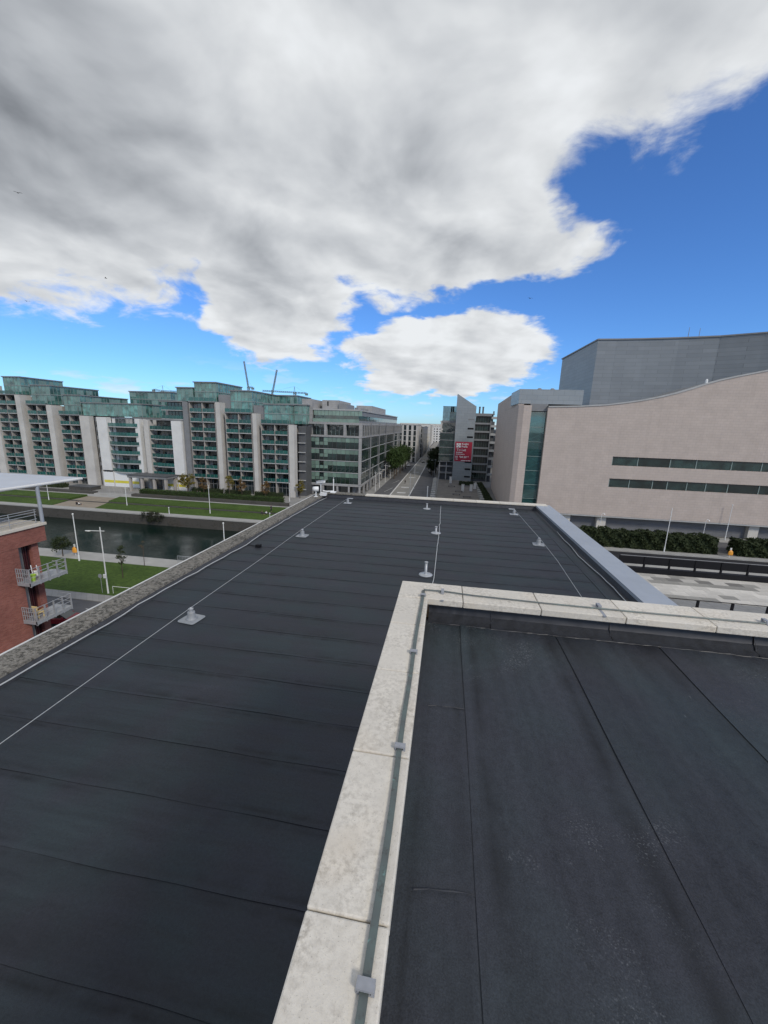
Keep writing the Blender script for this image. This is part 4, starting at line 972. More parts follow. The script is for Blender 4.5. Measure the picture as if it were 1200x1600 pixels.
for xx in (13.6, 15.1): MB().lathe([(.35,0),(.35,2.6),(.42,2.6),(.42,3.0)], (xx, Y0+6, 30.0), 12).build('flue', M['dark_clad'], T)
MB().lathe([(.3,0),(.3,1.8)], (20.2, Y0+9, 29.5), 10).build('flue', M['dark_clad'], T)
# left wing: curtain wall over a recessed base
MB().box(-3.0, Y0+3.4, 0, 3.25, Y0+40, 8.2).build('core_wall', M['dark_clad'], T)
MB().box(-3.3, Y0+1.0, 8.25, 3.25, Y0+40, 21.3).build('glass_volume', M['sideglass'], T)
for k in range(5):
    MB().box(-3.42, Y0+.86, 8.2+3.2*k, 3.26, Y0+.998, 8.45+3.2*k).build('floor_band', M['mid_clad'], T)
for k in range(2): MB().box(-3.2, Y0+1.6, 2.8+3.0*k, 3.2, Y0+3.38, 3.5+3.0*k).build('floor_band', M['mid_clad'], T)
for xx in (-2.9, 0.2): MB().box(xx, Y0+1.4, 0, xx+.4, Y0+1.58, 8.2).build('column', M['slab_edge'], T)
MB().box(-2.2, Y0+4, 21.32, 3.2, Y0+36, 25.6).build('set_back_storey', M['offglass'], T); MB().box(-2.8, Y0+3.4, 25.62, 3.24, Y0+36.4, 26.5).build('roof', M['mid_clad'], T)
MB().box(.4, Y0+6, 26.52, 3.2, Y0+20, 30.4).build('plant_glass', M['penthouse'], T)
for xx in (1.2, 2.0): MB().lathe([(.32,0),(.32,2.4)], (xx, Y0+5.5, 30.4), 10).build('flue', M['black'], T)
# banner
B = thing('red_banner', 'large red to let banner hung on the slanted grey tower', 'banner', (7.4, Y0-.1, bz0))
MB().box(3.75, Y0-.12, bz0, 11.15, Y0-.06, bz1).build('sheet', M['red'], B)
MB().box(8.4, Y0-.2, bz0-.55, 11.4, Y0-.06, bz0-.02).build('dark_slot', M['black'], B)
def text(s_, x, z, size, parent, name='lettering', bold=0.0):
    cu = bpy.data.curves.new('txt', 'FONT'); cu.body = s_; cu.size = size; cu.offset = bold; cu.extrude = .01
    ob = bpy.data.objects.new('txt', cu); C.objects.link(ob); bpy.context.view_layer.update()
    me = bpy.data.meshes.new_from_object(ob.evaluated_get(bpy.context.evaluated_depsgraph_get())); bpy.data.objects.remove(ob)
    for v in me.vertices: v.co = Vector((v.co.x, -v.co.z, v.co.y))
    me.materials.clear(); me.materials.append(M['white'])
    o = bpy.data.objects.new(name, me); C.objects.link(o); o.parent = parent; w = WL[parent.name]; o.location = (x-w[0], Y0-.14-w[1], z-w[2]); return o
text('Knight', 6.55, 16.15, 1.15, B, bold=.03); text('Frank', 6.55, 15.0, 1.15, B, bold=.03)
text('To Let', 4.5, 13.4, 1.5, B, bold=.02)
text('01 634 2466', 4.15, 10.35, 1.18, B, bold=.04)
mb = MB()                                   # lines too small to read in the photograph
for z_, ws in ((12.6,(.9,1.3,.7)), (11.8,(.8,1.1,1.4,.6)), (9.6,(1.0,)), (9.05,(0,2.1,.8,1.4))):
    x_ = 4.3
    for w_ in ws:
        if w_: mb.box(x_, Y0-.14, z_, x_+w_-.12, Y0-.122, z_+.3)
        x_ += w_ or 2.4
mb.build('small_print', M['white'], B)
mb = MB()
for a, b_ in ((4.3,15.95),(5.35,15.95),(4.3,14.9),(5.35,14.9)): mb.box(a, Y0-.15, b_, a+.85, Y0-.122, b_+.85)
mb.box(4.95, Y0-.152, 15.5, 5.55, Y0-.1515, 16.1); mb.build('emblem', M['white'], B)

# ================================================================== PINK STONE HALL WITH CURVED METAL UPPER VOLUME
T = thing('stone_hall', 'large pink stone hall with curved roofline and grey metal upper volume', 'hall', (50, 110, 0))
PY = 101.0
curve = [(23.1,29.1),(30,29.35),(35.8,29.8),(40,30.4),(43.9,31.1),(47.3,31.9),(50.3,32.75),(53.2,33.75),(55.8,34.75),(58.6,35.65),(61.7,36.45),(67.2,37.7),(74,38.9),(82,39.9),(92,40.6)]
zb = 3.85
xl, xr = 38.9, 92.0
holes = ((16.15, 18.25), (10.95, 13.05))
def wall_strip(xa, xb, za, zb_f):        # solid wall column piece following the roofline
    pts = [(x, z) for x, z in curve if xa < x < xb]
    za_, zb_ = np.interp(xa, *zip(*curve)), np.interp(xb, *zip(*curve))
    return [(xa, za), (xb, za), (xb, zb_)] + pts[::-1] + [(xa, za_)]
MB().extr(wall_strip(23.1, xl, zb, None), 'y', PY, PY+1.0).build('stone_wall', M['pink'], T)
MB().extr(wall_strip(xl, xr, holes[0][1], None), 'y', PY, PY+1.0).build('stone_wall', M['pink'], T)
MB().box(xl, PY, holes[1][1], xr, PY+1.0, holes[0][0]).build('stone_wall', M['pink'], T)
MB().box(xl, PY, zb, xr, PY+1.0, holes[1][0]).build('stone_wall', M['pink'], T)
mb = MB()
for (xa, za), (xb, zb2) in zip(curve[:-1], curve[1:]):
    mb.add([(xa,PY-.15,za),(xb,PY-.15,zb2),(xb,PY+1.3,zb2),(xa,PY+1.3,za),(xa,PY-.15,za+.32),(xb,PY-.15,zb2+.32),(xb,PY+1.3,zb2+.32),(xa,PY+1.3,za+.32)], [(0,1,5,4),(4,5,6,7),(2,3,7,6),(1,0,3,2)])
mb.build('roof_edge', M['slab_edge'], T)
# roof sheet behind the curved wall
mb = MB()
for (xa, za), (xb, zb2) in zip(curve[:-1], curve[1:]): mb.quad((xa,PY+1.2,za-.3),(xb,PY+1.2,zb2-.3),(xb,PY+30,zb2-.3),(xa,PY+30,za-.3))
mb.build('roof', M['mid_clad'], T)
# ribbon windows
for (z0, z1), div in zip(holes, ((39,44.6,51.6,57.1,64.4,70.5,78,86,92),(39,43.5,48.6,51.8,56.0,60,64.6,71,77,84,92))):
    for a, b_ in zip(div[:-1], div[1:]):
        p = MB().box(a+.08, PY+.42, z0+.06, b_-.08, PY+.5, z1-.06).build('ribbon_window', M['offglass'], T)
        MB().box(a-.02, PY+.30, z0+.02, a+.14, PY+.56, z1-.02).build('frame', M['mull'], p)
    MB().box(xl, PY+.9, z0+.01, xr, PY+.98, z1-.01).build('reveal', M['dark_clad'], T)
# recessed base
MB().box(17.5, PY+2.2, 0, xr, PY+20, zb-.02).build('base_wall', M['basegrey'], T)
MB().box(17.2, PY+.05, zb-.35, xr, PY+2.4, zb-.015).build('soffit', M['slab_edge'], T)
me = MB().box(0, 0, 0, 2.1, 1.2, zb-.36).mesh('column', M['farpale'])
for xx in (29.6, 38.0, 46.5, 55, 63, 71.6, 80): inst('column', me, T, (xx, PY+1.2, 0)) if xx in (29.6, 38.0, 71.6, 80) else None
# side wall to the street and front pier
MB().prism([(16.5,PY+.6),(17.6,PY),(19.4,PY+.02),(19.4,PY+1.2),(18.6,PY+4),(21.5,166),(19.0,166)], 0, 29.5).build('stone_wall', M['pink'], T)
MB().prism([(16.5,PY+1.4),(17.8,PY+1.4),(21.5,166),(19.0,166)], 29.502, 33.2).build('stone_wall', M['pink'], T)
MB().box(16.45, PY+1.2, 29.9, 30.9, PY+14, 33.25).build('metal_block', M['metal_panel2'], T)
MB().box(19.2, PY+.8, 28.2, 23.2, PY+1.6, 29.9).build('dark_lintel', M['mid_clad'], T)
for xx in (21.5, 24.5): MB().lathe([(.5,0),(.55,.25),(.3,.5)], (xx, PY+4, 33.25), 14).build('roof_vent', M['mid_clad'], T)
MB().box(21, PY+14, 0, 90, 166, 29).build('core_wall', M['mid_clad'], T)
# stair slot: glass front with stairs and landings behind
MB().box(19.42, PY+3.6, 0, 23.1, PY+3.9, 28.1).build('stair_back_wall', M['dark_clad'], T)
nf = 8; fh = 28.0/nf
for k in range(nf):
    z = fh*k; p = MB().box(19.45, PY+.9, z+.02, 23.05, PY+.96, z+fh-.06).build('stair_glass', glassmat('stair_glass', (.05, .14, .14), .03, .5, .2, .1, 0., 2.8) if k == 0 else bpy.data.materials['stair_glass'], T)
    MB().box(19.43, PY+.80, z+fh-.1, 23.08, PY+.98, z+fh+.0).build('transom', M['mull'], p)
    f = MB(); f.add([(19.6,PY+1.5,z+.2),(22.9,PY+1.5,z+fh*.5),(22.9,PY+2.5,z+fh*.5),(19.6,PY+2.5,z+.2),(19.6,PY+1.5,z+.5),(22.9,PY+1.5,z+fh*.5+.3),(22.9,PY+2.5,z+fh*.5+.3),(19.6,PY+2.5,z+.5)], [(0,1,5,4),(4,5,6,7),(3,2,1,0),(1,2,6,5),(2,3,7,6),(3,0,4,7)])
    f.build('stair_flight', M['white2'], T)
    f = MB(); f.add([(22.9,PY+2.6,z+fh*.5),(19.6,PY+2.6,z+fh),(19.6,PY+3.5,z+fh),(22.9,PY+3.5,z+fh*.5),(22.9,PY+2.6,z+fh*.5+.3),(19.6,PY+2.6,z+fh+.3),(19.6,PY+3.5,z+fh+.3),(22.9,PY+3.5,z+fh*.5+.3)], [(0,1,5,4),(4,5,6,7),(3,2,1,0),(1,2,6,5),(2,3,7,6),(3,0,4,7)])
    f.build('stair_flight', M['white2'], T)
# curved metal volume, concave towards us
arc = [(37.5,118.0),(42,117.9),(48.6,117.3),(56,116.2),(64,114.3),(71.3,110.6),(79,105.8),(86,102.8)]
mb = MB().prism(arc+[(90,160),(36.8,149)], 29, 47.3); mb.build('metal_volume', M['metal_panel'], T)
MB().prism([(a-.2 if i == 0 else a, b_-.25) for i, (a, b_) in enumerate(arc)]+[(90.3,160),(36.5,149.2)], 47.302, 47.62).build('roof_edge', M['mid_clad'], T)
for xx, yy in ((58.5,117.5),(61.5,118.5)): MB().lathe([(.08,0),(.05,2.6)], (xx, yy, 47.62), 6).build('roof_mast', M['mid_clad'], T)
MB().lathe([(.25,0),(.25,.7),(.1,.9)], (56, PY+.6, 35.1), 8).build('roof_vent', M['white'], T)

# ================================================================== RED BRICK BUILDING WITH BALCONIES
T = thing('brick_building', 'red brick apartment building with metal balconies and flat canopy roof beside the roof edge', 'apartments', (-38, 20, 0))
BX = -31.5
MB().box(-48, 4, 0, BX-.8, 24.9, 13.97).build('core_wall', M['brick'], T)
MB().box(BX-.6, 4, 0, BX, 23.8, 13.98).build('brick_wall', M['brick'], T)
MB().box(BX-1.2, 24.98, 0, BX-.3, 25.5, 13.98).build('brick_pier', M['brick'], T)
MB().box(-48, 24.0, 0, BX-1.22, 25.5, 13.98).build('brick_wall', M['brick'], T)
MB().box(-47.9, 4, 14.0, BX, 26.0, 15.28).build('brick_band', M['brick'], T)
MB().box(-48.1, 3.9, 15.282, BX+.12, 26.12, 15.5).build('cornice', M['coping'], T, .02)
# balcony doors: dark glazing, pale curtains, maroon frames
for z in (11.45, 8.35, 5.25):
    w = MB().box(BX-.78, 23.82, z, BX-.68, 24.97, z+2.45).build('balcony_door', M['pane'], T)
    for yy in (23.87, 24.2, 24.56, 24.72, 24.92): MB().box(BX-.67, yy-.04, z, BX-.58, yy+.04, z+2.45).build('frame', M['maroon'] if yy > 24.5 else M['dark_clad'], w)
    MB().box(BX-.675, 24.26, z+.05, BX-.64, 24.50, z+2.4).build('curtain', M['curtain'], w)
MB().box(BX-.02, 18.9, 5.6, BX+.006, 20.6, 7.4).build('window', M['pane'], T)
MB().box(BX-.02, 18.8, 5.45, BX+.09, 20.7, 5.585).build('sill', M['coping'], T)
def brick_balcony(z, y0, y1, xo):
    s_ = MB().box(BX-.3, y0, z-.16, xo, y1, z).build('balcony', M['galv'], T)
    mb = MB().box(BX-.1, y0-.03, z-.24, xo+.05, y0+.05, z+.02).box(BX-.1, y1-.05, z-.24, xo+.05, y1+.03, z+.02).box(xo-.03, y0+.052, z-.24, xo+.05, y1-.052, z+.02)
    mb.build('edge_beam', M['galv'], s_)
    for k in range(5):
        yy = y0+(y1-y0)*k/4; MB().box(xo-.06, yy-.03, z-.3, xo+.06, yy+.03, z+1.12).build('rail_post', M['galv'], s_)
    for zz in (.42, .75, 1.1):
        mb = MB().tube([(xo, y0, z+zz), (xo, y1, z+zz)], .024, 8).tube([(BX-.1, y1, z+zz), (xo, y1, z+zz)], .024, 8).tube([(BX+.02, y0, z+zz), (xo, y0, z+zz)], .024, 8); mb.build('rail', M['galv'], s_)
    for k in range(6): xx = BX+(xo-BX)*k/6; MB().box(xx-.02, y0-.02, z-.1, xx+.02, y0+.02, z+1.1).build('baluster', M['galv'], s_)
brick_balcony(11.4, 23.35, 26.25, BX+1.15); brick_balcony(8.28, 23.3, 26.2, BX+1.2)
# terrace above, railing, posts, canopy
for yy in (19.6, 21.6, 23.6, 25.5): MB().tube([(BX-.12, yy, 15.5), (BX-.12, yy, 16.6)], .025, 8).build('rail_post', M['galv'], T)
for zz in (15.85, 16.2, 16.42, 16.6): MB().tube([(BX-.12, 5, zz), (BX-.12, 25.6, zz)], .026, 8).build('rail', M['galv'], T)
MB().tube([(BX-.05, 25.95, 15.5), (BX-.05, 25.95, 18.45)], .13, 14).build('post', M['cap_metal'], T)
MB().tube([(BX-.25, 19.0, 15.5), (BX-.25, 19.0, 18.45)], .13, 14).build('post', M['cap_metal'], T)
MB().box(-48, 4, 15.5, -34.6, 23.4, 18.3).build('set_back_wall', M['dark_clad'], T)
me = MB().box(-34.58, .05, 15.7, -34.5, 1.95, 18.1).mesh('terrace_door', M['pane'])
for k in range(9): inst('terrace_door', me, T, (0, 5+2*k, 0))
mb = MB().box(-50, 2, 18.42, BX-.0, 29.8, 18.60); mb.build('canopy_roof', M['canopy'], T, .03)
MB().tube([(BX, 2, 18.5), (BX, 29.85, 18.5)], .115, 14).build('canopy_edge', M['white2'], T); MB().tube([(BX, 29.82, 18.5), (-50, 29.82, 18.5)], .115, 14).build('canopy_edge', M['galv'], T)
# things on the balconies
t = thing('plant_pot', 'lime green plant pot on the upper brick balcony', 'pot', (BX+.75, 23.9, 11.4))
MB().lathe([(.14,0),(.2,.45),(.22,.45),(.22,.5),(.19,.5),(.17,.42)], (BX+.75, 23.9, 11.4), 16).build('pot', M['lime'], t)
t = thing('folded_chair', 'white folded chair leaning on the upper brick balcony', 'chair', (BX+.6, 24.3, 11.4))
MB().tube([(BX+.45,24.2,11.4),(BX+.15,24.35,12.45)], .03, 6).build('leg', M['white'], t); MB().tube([(BX+.85,24.3,11.4),(BX+.55,24.45,12.45)], .03, 6).build('leg', M['white'], t)
MB().add([(BX+.50,24.26,11.6),(BX+.86,24.36,11.6),(BX+.74,24.40,12.05),(BX+.38,24.30,12.05)],[(0,1,2,3)]).build('seat', M['white'], t)
t = thing('garden_chair', 'cream plastic garden chair on the lower brick balcony', 'chair', (BX+.6, 24.0, 8.28))
cx, cy, cz = BX+.6, 24.0, 8.28
MB().box(cx-.25, cy-.25, cz+.42, cx+.25, cy+.27, cz+.47).build('seat', M['cream'], t, .02)
for sx in (-.2, .2):
    for sy in (-.2, .2): MB().box(cx+sx-.03, cy+sy-.03, cz, cx+sx+.03, cy+sy+.03, cz+.42).build('leg', M['cream'], t)
    MB().box(cx+sx*1.2-.03, cy-.22, cz+.64, cx+sx*1.2+.03, cy+.22, cz+.68).build('arm', M['cream'], t)
for q in range(5): MB().box(cx-.23+.1*q, cy-.27, cz+.47, cx-.16+.1*q, cy-.23, cz+.95).build('back_slat', M['cream'], t)
MB().box(cx-.25, cy-.28, cz+.952, cx+.25, cy-.22, cz+1.02).build('back_rail', M['cream'], t)

# ================================================================== TERRACE DECK TO THE RIGHT
T = thing('terrace_building', 'lower neighbouring building with a paved terrace roof and black railing', 'building', (24, 22, 0))
MB().box(9.2, 8, 0, 44, 28.62, 14.38).build('wall', M['mid_clad'], T)
dk = MB().box(9.3, 20, 14.381, 43.9, 28.25, 14.44).build('deck', M['dark_clad'], T)
tm = [mat('terrace_paver_%d' % k, c, .85, .16, 1.3, orand=.12) for k, c in enumerate(((.54,.515,.465),(.45,.43,.39),(.27,.26,.235),(.18,.172,.158)))]
pm_ = [MB().box(.006, .006, 0, .894, .594, .045).mesh('paver', m_) for m_ in tm]
for r_ in range(7):
    for c_ in range(24):
        nz = math.sin(c_*.55+r_*.9)+math.sin(c_*.31-r_*1.7+1.)+random.uniform(-1.2, 1.2)
        k = 3 if nz > 1.7 else 2 if nz > .9 else 1 if nz > .1 else 0
        inst('paver', pm_[k], dk, (11.0+c_*.9-(.45 if r_ % 2 else 0), 24.05+r_*.6, 14.442))
pg = MB().box(.006, .006, 0, .894, .594, .03).mesh('paver', mat('grey_paver', (.20,.20,.195), .85, .15, 2))
for r_ in range(4):
    for c_ in range(20): inst('paver', pg, dk, (11.0+c_*.9, 21.6+r_*.6, 14.442))
MB().box(9.3, 28.26, 14.381, 43.9, 28.6, 14.85).build('upstand', M['black'], T)
def railing(y, x0, x1, z, gap, h, step, label):
    t = thing('railing', label, 'railing', (x0, y, z))
    n = int((x1-x0)/step)
    for i in range(n+1): xx = x0+step*i; MB().box(xx-.05, y-.05, z, xx+.05, y+.05, z+h).build('post', M['black'], t)
    MB().tube([(x0, y, z+h+.02), (x1, y, z+h+.02)], .022, 8).build('handrail', M['mid_clad'] if gap else M['black'], t)
    if gap:
        for i in range(n): xx = x0+step*i; MB().box(xx+.06, y-.015, z+gap, xx+step-.06, y+.015, z+h-.04).build('infill_panel', M['black'], t)
    return t
railing(28.43, 12.45, 43.5, 14.85, .22, .78, 1.6, 'black panelled railing along the far edge of the paved terrace')
railing(21.5, 11.9, 40, 14.47, 0, 1.02, 1.63, 'open black rail with square posts before the grey terrace paving')

# ================================================================== VEGETATION
def leaves(pts, size, seed, flat=.0):
    rg = np.random.default_rng(seed); n = len(pts); d1 = rg.normal(size=(n,3)); d1 /= np.linalg.norm(d1, axis=1)[:,None]
    d2 = rg.normal(size=(n,3)); d2 -= d1*np.sum(d1*d2, axis=1)[:,None]; d2 /= np.linalg.norm(d2, axis=1)[:,None]
    s_ = size*rg.uniform(.6, 1.35, n)[:,None]
    V = np.stack([pts-d1*s_, pts+d2*s_*.5, pts+d1*s_, pts-d2*s_*.5], 1).reshape(-1, 3)
    mb = MB(); mb.v = [tuple(v) for v in V]; mb.f = [(4*i,4*i+1,4*i+2,4*i+3) for i in range(n)]; mb.mi = [0]*n; return mb
def crown_pts(c, rad, nclump, per, seed, cl=.32, zmin=None):
    rg = np.random.default_rng(seed); out = []
    for i in range(nclump):
        d = rg.normal(size=3); d /= np.linalg.norm(d); r_ = rg.uniform(.35, 1.0)**.5
        cc = np.array(c)+d*np.array(rad)*r_; k = rg.uniform(.6, 1.3)*cl*np.mean(rad)
        q = rg.normal(size=(int(per*rg.uniform(.6,1.4)), 3))*k*.55; q[:,2] *= .75; out.append(cc+q)
    P = np.concatenate(out)
    if zmin is not None: P = P[P[:,2] > zmin]
    return P
def tree(loc, h, rad, label, leafm='leaf', nclump=60, per=45, lsize=.28, trunk_r=.16, seed=1, group=None, bare=.35, limbs=7):
    x, yy, z = loc; t = thing('tree', label, 'tree', loc, group); rg = np.random.default_rng(seed)
    mb = MB().tube([(x,yy,z-.1),(x+.05,yy,z+h*bare),(x+rg.uniform(-.2,.2),yy+rg.uniform(-.2,.2),z+h*.72),(x,yy,z+h*.9)], [trunk_r*1.25,trunk_r,trunk_r*.5,trunk_r*.15], 8)
    for i in range(limbs):
        a = 6.28*i/limbs+rg.uniform(-.3,.3); z0 = z+h*rg.uniform(bare, .62); rr = rad[0]*rg.uniform(.6,.95)
        p1 = (x+math.cos(a)*rr*.5, yy+math.sin(a)*rr*.5, z0+h*.12); p2 = (x+math.cos(a)*rr, yy+math.sin(a)*rr, z0+h*.2)
        mb.tube([(x,yy,z0), p1, p2], [trunk_r*.45,trunk_r*.28,trunk_r*.1], 6)
    mb.build('trunk', M['bark'], t)
    leaves(crown_pts((x,yy,z+h-rad[2]*.95), rad, nclump, per, seed), lsize, seed+1).build('crown', M[leafm], t)
    return t
# street trees: a row in front of the office, others opposite
for i, (x, yy, h, r_) in enumerate(((-22.6,176,13.0,4.4),(-22.9,186,13.8,4.8),(-22.4,197,13.6,4.6),(-22.6,209,13.2,4.4),(-22.2,221,12.6,4.2))):
    tree((x, yy, .14), h, (r_*.8, r_, h*.34), ORD[i]+' leafy street tree from the canal bridge in the row along the office pavement', 'leaf', 75, 46, .32, .2, 40+i, 'street trees before the office')
for i, (x, yy, h, r_) in enumerate(((-4.9,206,11.5,3.8),(-5.2,218,12.2,4.0),(-4.6,231,11.8,3.8),(-6.5,196,8.0,2.6))):
    tree((x, yy, .14), h, (r_, r_, h*.34), (ORD[i]+' tall dark street tree counted from the plaza, by the bannered building' if i < 3 else 'small low dark tree at the kerb below the bannered building'), 'leaf_dark', 65, 44, .32, .2, 60+i, 'street trees by the bannered building')
# thin autumn trees before the apartments
for i, (x, yy, h, lm, lb) in enumerate(((-80.5,112.6,6.6,'leaf_aut','yellow green bushy tree by the end of the long hedge'),(-75.2,113,6.0,'leaf_brown','thin brown tree next to the yellow green bushy tree'),(-66.5,113,6.6,'leaf_aut','thin yellow tree before the apartment shopfronts'),(-62.5,113.4,5.6,'leaf_brown','thin brown tree next to the thin yellow tree'),(-54.5,113.2,5.6,'leaf_brown','lone thin brown tree before the apartment shopfronts nearest the office'),(-45.2,118,5.8,'leaf_aut','small golden tree between the apartments and the office'))):
    bush = i == 0
    tree((x, yy, .1), h, ((2.4,2.0,2.2) if bush else (1.2,1.2,2.2)), lb, lm, 42 if bush else 18, 36 if bush else 26, .22, .09, 80+i, 'small autumn trees before the apartments' if lb.startswith('thin brown') else None, .3, 6)
# saplings on the near lawn
tree((-64.2, 55.3, .05), 3.4, (1.3,1.2,1.2), 'round green bush beside the lifebuoy on the near quay', 'leaf_dark', 36, 40, .14, .07, 91)
tree((-47.0, 49.1, .1), 5.4, (.55,.55,1.7), 'slender dark leaved sapling on the near lawn', 'leaf_dark', 16, 26, .12, .05, 92, bare=.35)
tree((-47.6, 54.2, .1), 4.6, (.4,.4,1.2), 'almost bare sapling at the path edge of the near lawn', 'leaf_brown', 7, 7, .09, .04, 93, bare=.4)
# bush hanging over the far quay wall
t = thing('quay_bush', 'dark scrubby bush hanging over the far quay wall', 'bush', (-71.5, 86.6, .0)); rg = np.random.default_rng(5)
mb = MB()
for i in range(46):
    a = rg.uniform(-2.6, 2.6); p = (-71.8+a*.35, 86.7, .05); q = (-71.8+a*1.25, 86.0-rg.uniform(0,.9), rg.uniform(-1.1, 1.9)); mb.tube([p, ((p[0]+q[0])/2, 86.3, max(p[2],q[2])*.6+.3), q], [.03,.02,.008], 5)
mb.build('stems', M['bark'], t)
leaves(crown_pts((-71.8, 85.9, -.55), (3.3,.8,1.5), 62, 26, 95, .24), .13, 96).build('foliage', M['leaf_scrub'], t)
def hedge(x0, x1, y0, y1, z0, z1, label, m='leaf_dark', dens=26, ls=.2, seed=1, ends=True, wob=.25):
    rg = np.random.default_rng(seed); t = thing('hedge', label, 'hedge', ((x0+x1)/2, (y0+y1)/2, z0))
    MB().box(x0+.25, y0+.25, z0-.1, x1-.25, y1-.25, z1-.3).build('inner_twigs', M['leaf_dark'], t)
    L, Dp, Hh = x1-x0, y1-y0, z1-z0; P = []
    for (n, f) in ((int(L*Hh*dens), 'f'), (int(L*Dp*dens), 't'), (int(Dp*Hh*dens), 'e'), (int(Dp*Hh*dens), 'g')):
        u, v = rg.uniform(0,1,n), rg.uniform(0,1,n); th = np.abs(rg.normal(0, .16, n))
        if f == 'f': q = np.stack([x0+u*L, y0+th, z0+v*Hh], 1)
        elif f == 't': q = np.stack([x0+u*L, y0+v*Dp, z1-th], 1)
        elif f == 'e': q = np.stack([x1-th, y0+u*Dp, z0+v*Hh], 1)
        else: q = np.stack([x0+th, y0+u*Dp, z0+v*Hh], 1)
        P.append(q)
    P = np.concatenate(P); k = (np.sin(P[:,0]*1.7+seed)+np.sin(P[:,0]*3.9)*.6+np.sin(P[:,0]*.6)*.8)*wob
    P[:,2] += k*.5*(P[:,2]-z0)/Hh; P[:,1] += np.sin(P[:,0]*2.3+P[:,2]*2)*wob*.6
    leaves(P, ls, seed+3).build('foliage', M[m], t); return t
hedge(24, 55.9, 86.6, 90.2, .05, 3.4, 'tall clipped hedge before the stone hall with a lamp post in it', dens=34, ls=.30, seed=11, wob=.42)
hedge(59.8, 84, 86.6, 90.0, .05, 3.1, 'second tall hedge past the gap before the stone hall', dens=32, ls=.30, seed=12, wob=.42)
hedge(-93, -46.4, 106.7, 109.0, .1, 2.05, 'long low clipped hedge above the terrace wall', 'leaf', 22, .17, 13, wob=.06)
for i, (a, b_) in enumerate(((-81,-70.4),(-69.2,-60.9),(-59.2,-50))): hedge(a, b_, 114.6, 116.8, .1, 1.9, ORD[2-i]+' short shopfront hedge counted from the grey office building', 'leaf_dark', 20, .17, 20+i, wob=.06)['group'] = 'short hedges before the shopfronts'
hedge(-150, -124.5, 110.5, 113.5, .1, 1.5, 'low hedge behind the canopy roof on the promenade', 'leaf_dark', 10, .2, 25, wob=.06)
hedge(13.4, 15.6, 116, 168, .1, 1.5, 'dark planting running along the side wall of the stone hall', 'leaf_dark', 22, .22, 26, wob=.2)
hedge(6.2, 12.6, 166, 171, .1, 1.3, 'low scrubby planting bed on the plaza below the banner', 'leaf_dark', 16, .22, 27, wob=.2)

# ================================================================== STREET FURNITURE
def post_lamp(loc, h, label, group=None, head='ball', r=.06, m='white'):
    x, yy, z = loc; t = thing('lamp_post', label, 'lamp post', loc, group)
    MB().tube([(x,yy,z-.02),(x,yy,z+.9),(x,yy,z+.92),(x,yy,z+h)], [r*1.5,r*1.4,r,r*.7], 10).build('pole', M[m], t)
    if head == 'ball':
        MB().lathe([(.05,0),(.12,.06),(.14,.14),(.1,.24),(.03,.26)], (x,yy,z+h-.02), 12).build('lamp_head', M['white'], t)
    elif head == 'hook':
        MB().tube([(x,yy,z+h),(x+.1,yy,z+h+.25),(x+.4,yy,z+h+.3),(x+.6,yy,z+h+.15)], .05, 8).build('arm', M[m], t)
        MB().lathe([(.04,.2),(.16,.1),(.2,0)], (x+.6,yy,z+h-.02), 12).build('lamp_head', M['white'], t)
    return t
def arm_lamp(loc, h, dirx, L, label, group=None, m='white', r=.09):
    x, yy, z = loc; t = thing('lamp_post', label, 'lamp post', loc, group)
    MB().tube([(x,yy,z-.02),(x,yy,z+1.2),(x,yy,z+h)], [r*1.2,r,r*.6], 10).build('pole', M[m], t)
    MB().tube([(x-dirx*.6,yy,z+h-.5),(x+dirx*L,yy,z+h-.62)], .045, 8).build('arm', M[m], t)
    hd = MB().lathe([(.03,-.45),(.12,-.3),(.15,0),(.12,.3),(.04,.4)], n=10); hd.v = [(x+dirx*L+c, yy+a*.9, z+h-.66+b_*.45) for a, b_, c in hd.v]; hd.smooth = True; hd.build('lamp_head', M['white'], t); return t
post_lamp((-59.5,53.9,.1), 7.9, 'plain white lamp post at the path edge of the near lawn', head='ball', r=.085)
arm_lamp((-44.7,44.0,.12), 9.4, -1, 1.9, 'white lamp post with a long cross arm beside the round sign')
post_lamp((-34.9,57.0,.05), 7.4, 'white lamp post on the quay showing only above the ledge', head='ball', r=.085)
for x, yy, h, q in ((-85.4,93.4,6.0,'just past the tan path'),(-110.2,93.4,5.6,'seen under the canopy roof'),(-59.2,91.0,7.4,'below the long low hedge')):
    post_lamp((x,yy,.12), h, 'slim white lamp post on the terraced lawn '+q, 'slim lamps on the terraced lawn', 'none', .075)
post_lamp((-46.2,112,.1), 5.4, 'short pale lamp post on the promenade near the golden tree', None, 'ball', .07)
for x, yy, h, q in ((-68.6,88.0,1.5,'beside the scrubby quay bush'),(-41.5,88.1,1.8,'showing just over the lichen ledge')): post_lamp((x,yy,.05), h, 'low white bollard light '+q, 'bollard lights on the far quay', 'ball', .06)
for i, (x, yy, h) in enumerate(((-24.6,139,7.2),(-24.6,148,7.6),(-24.7,163,7.5),(-24.4,176,8.0))):
    arm_lamp((x,yy,.14), h, 1, 1.7, ORD[i]+' grey street lamp from the canal bridge along the office pavement', 'street lamps before the office', 'white2', .11)
arm_lamp((-4.9,190,.14), 8.5, -1, 1.6, 'grey street lamp on the pavement below the bannered building', None, 'galv', .09)
post_lamp((45.9,86.2,.06), 9.2, 'tall thin white lamp post standing against the long hedge', None, 'none', .085)
post_lamp((65.5,99.8,.12), 8.2, 'thin lamp post with a top light before the base of the stone hall', None, 'ball', .08)
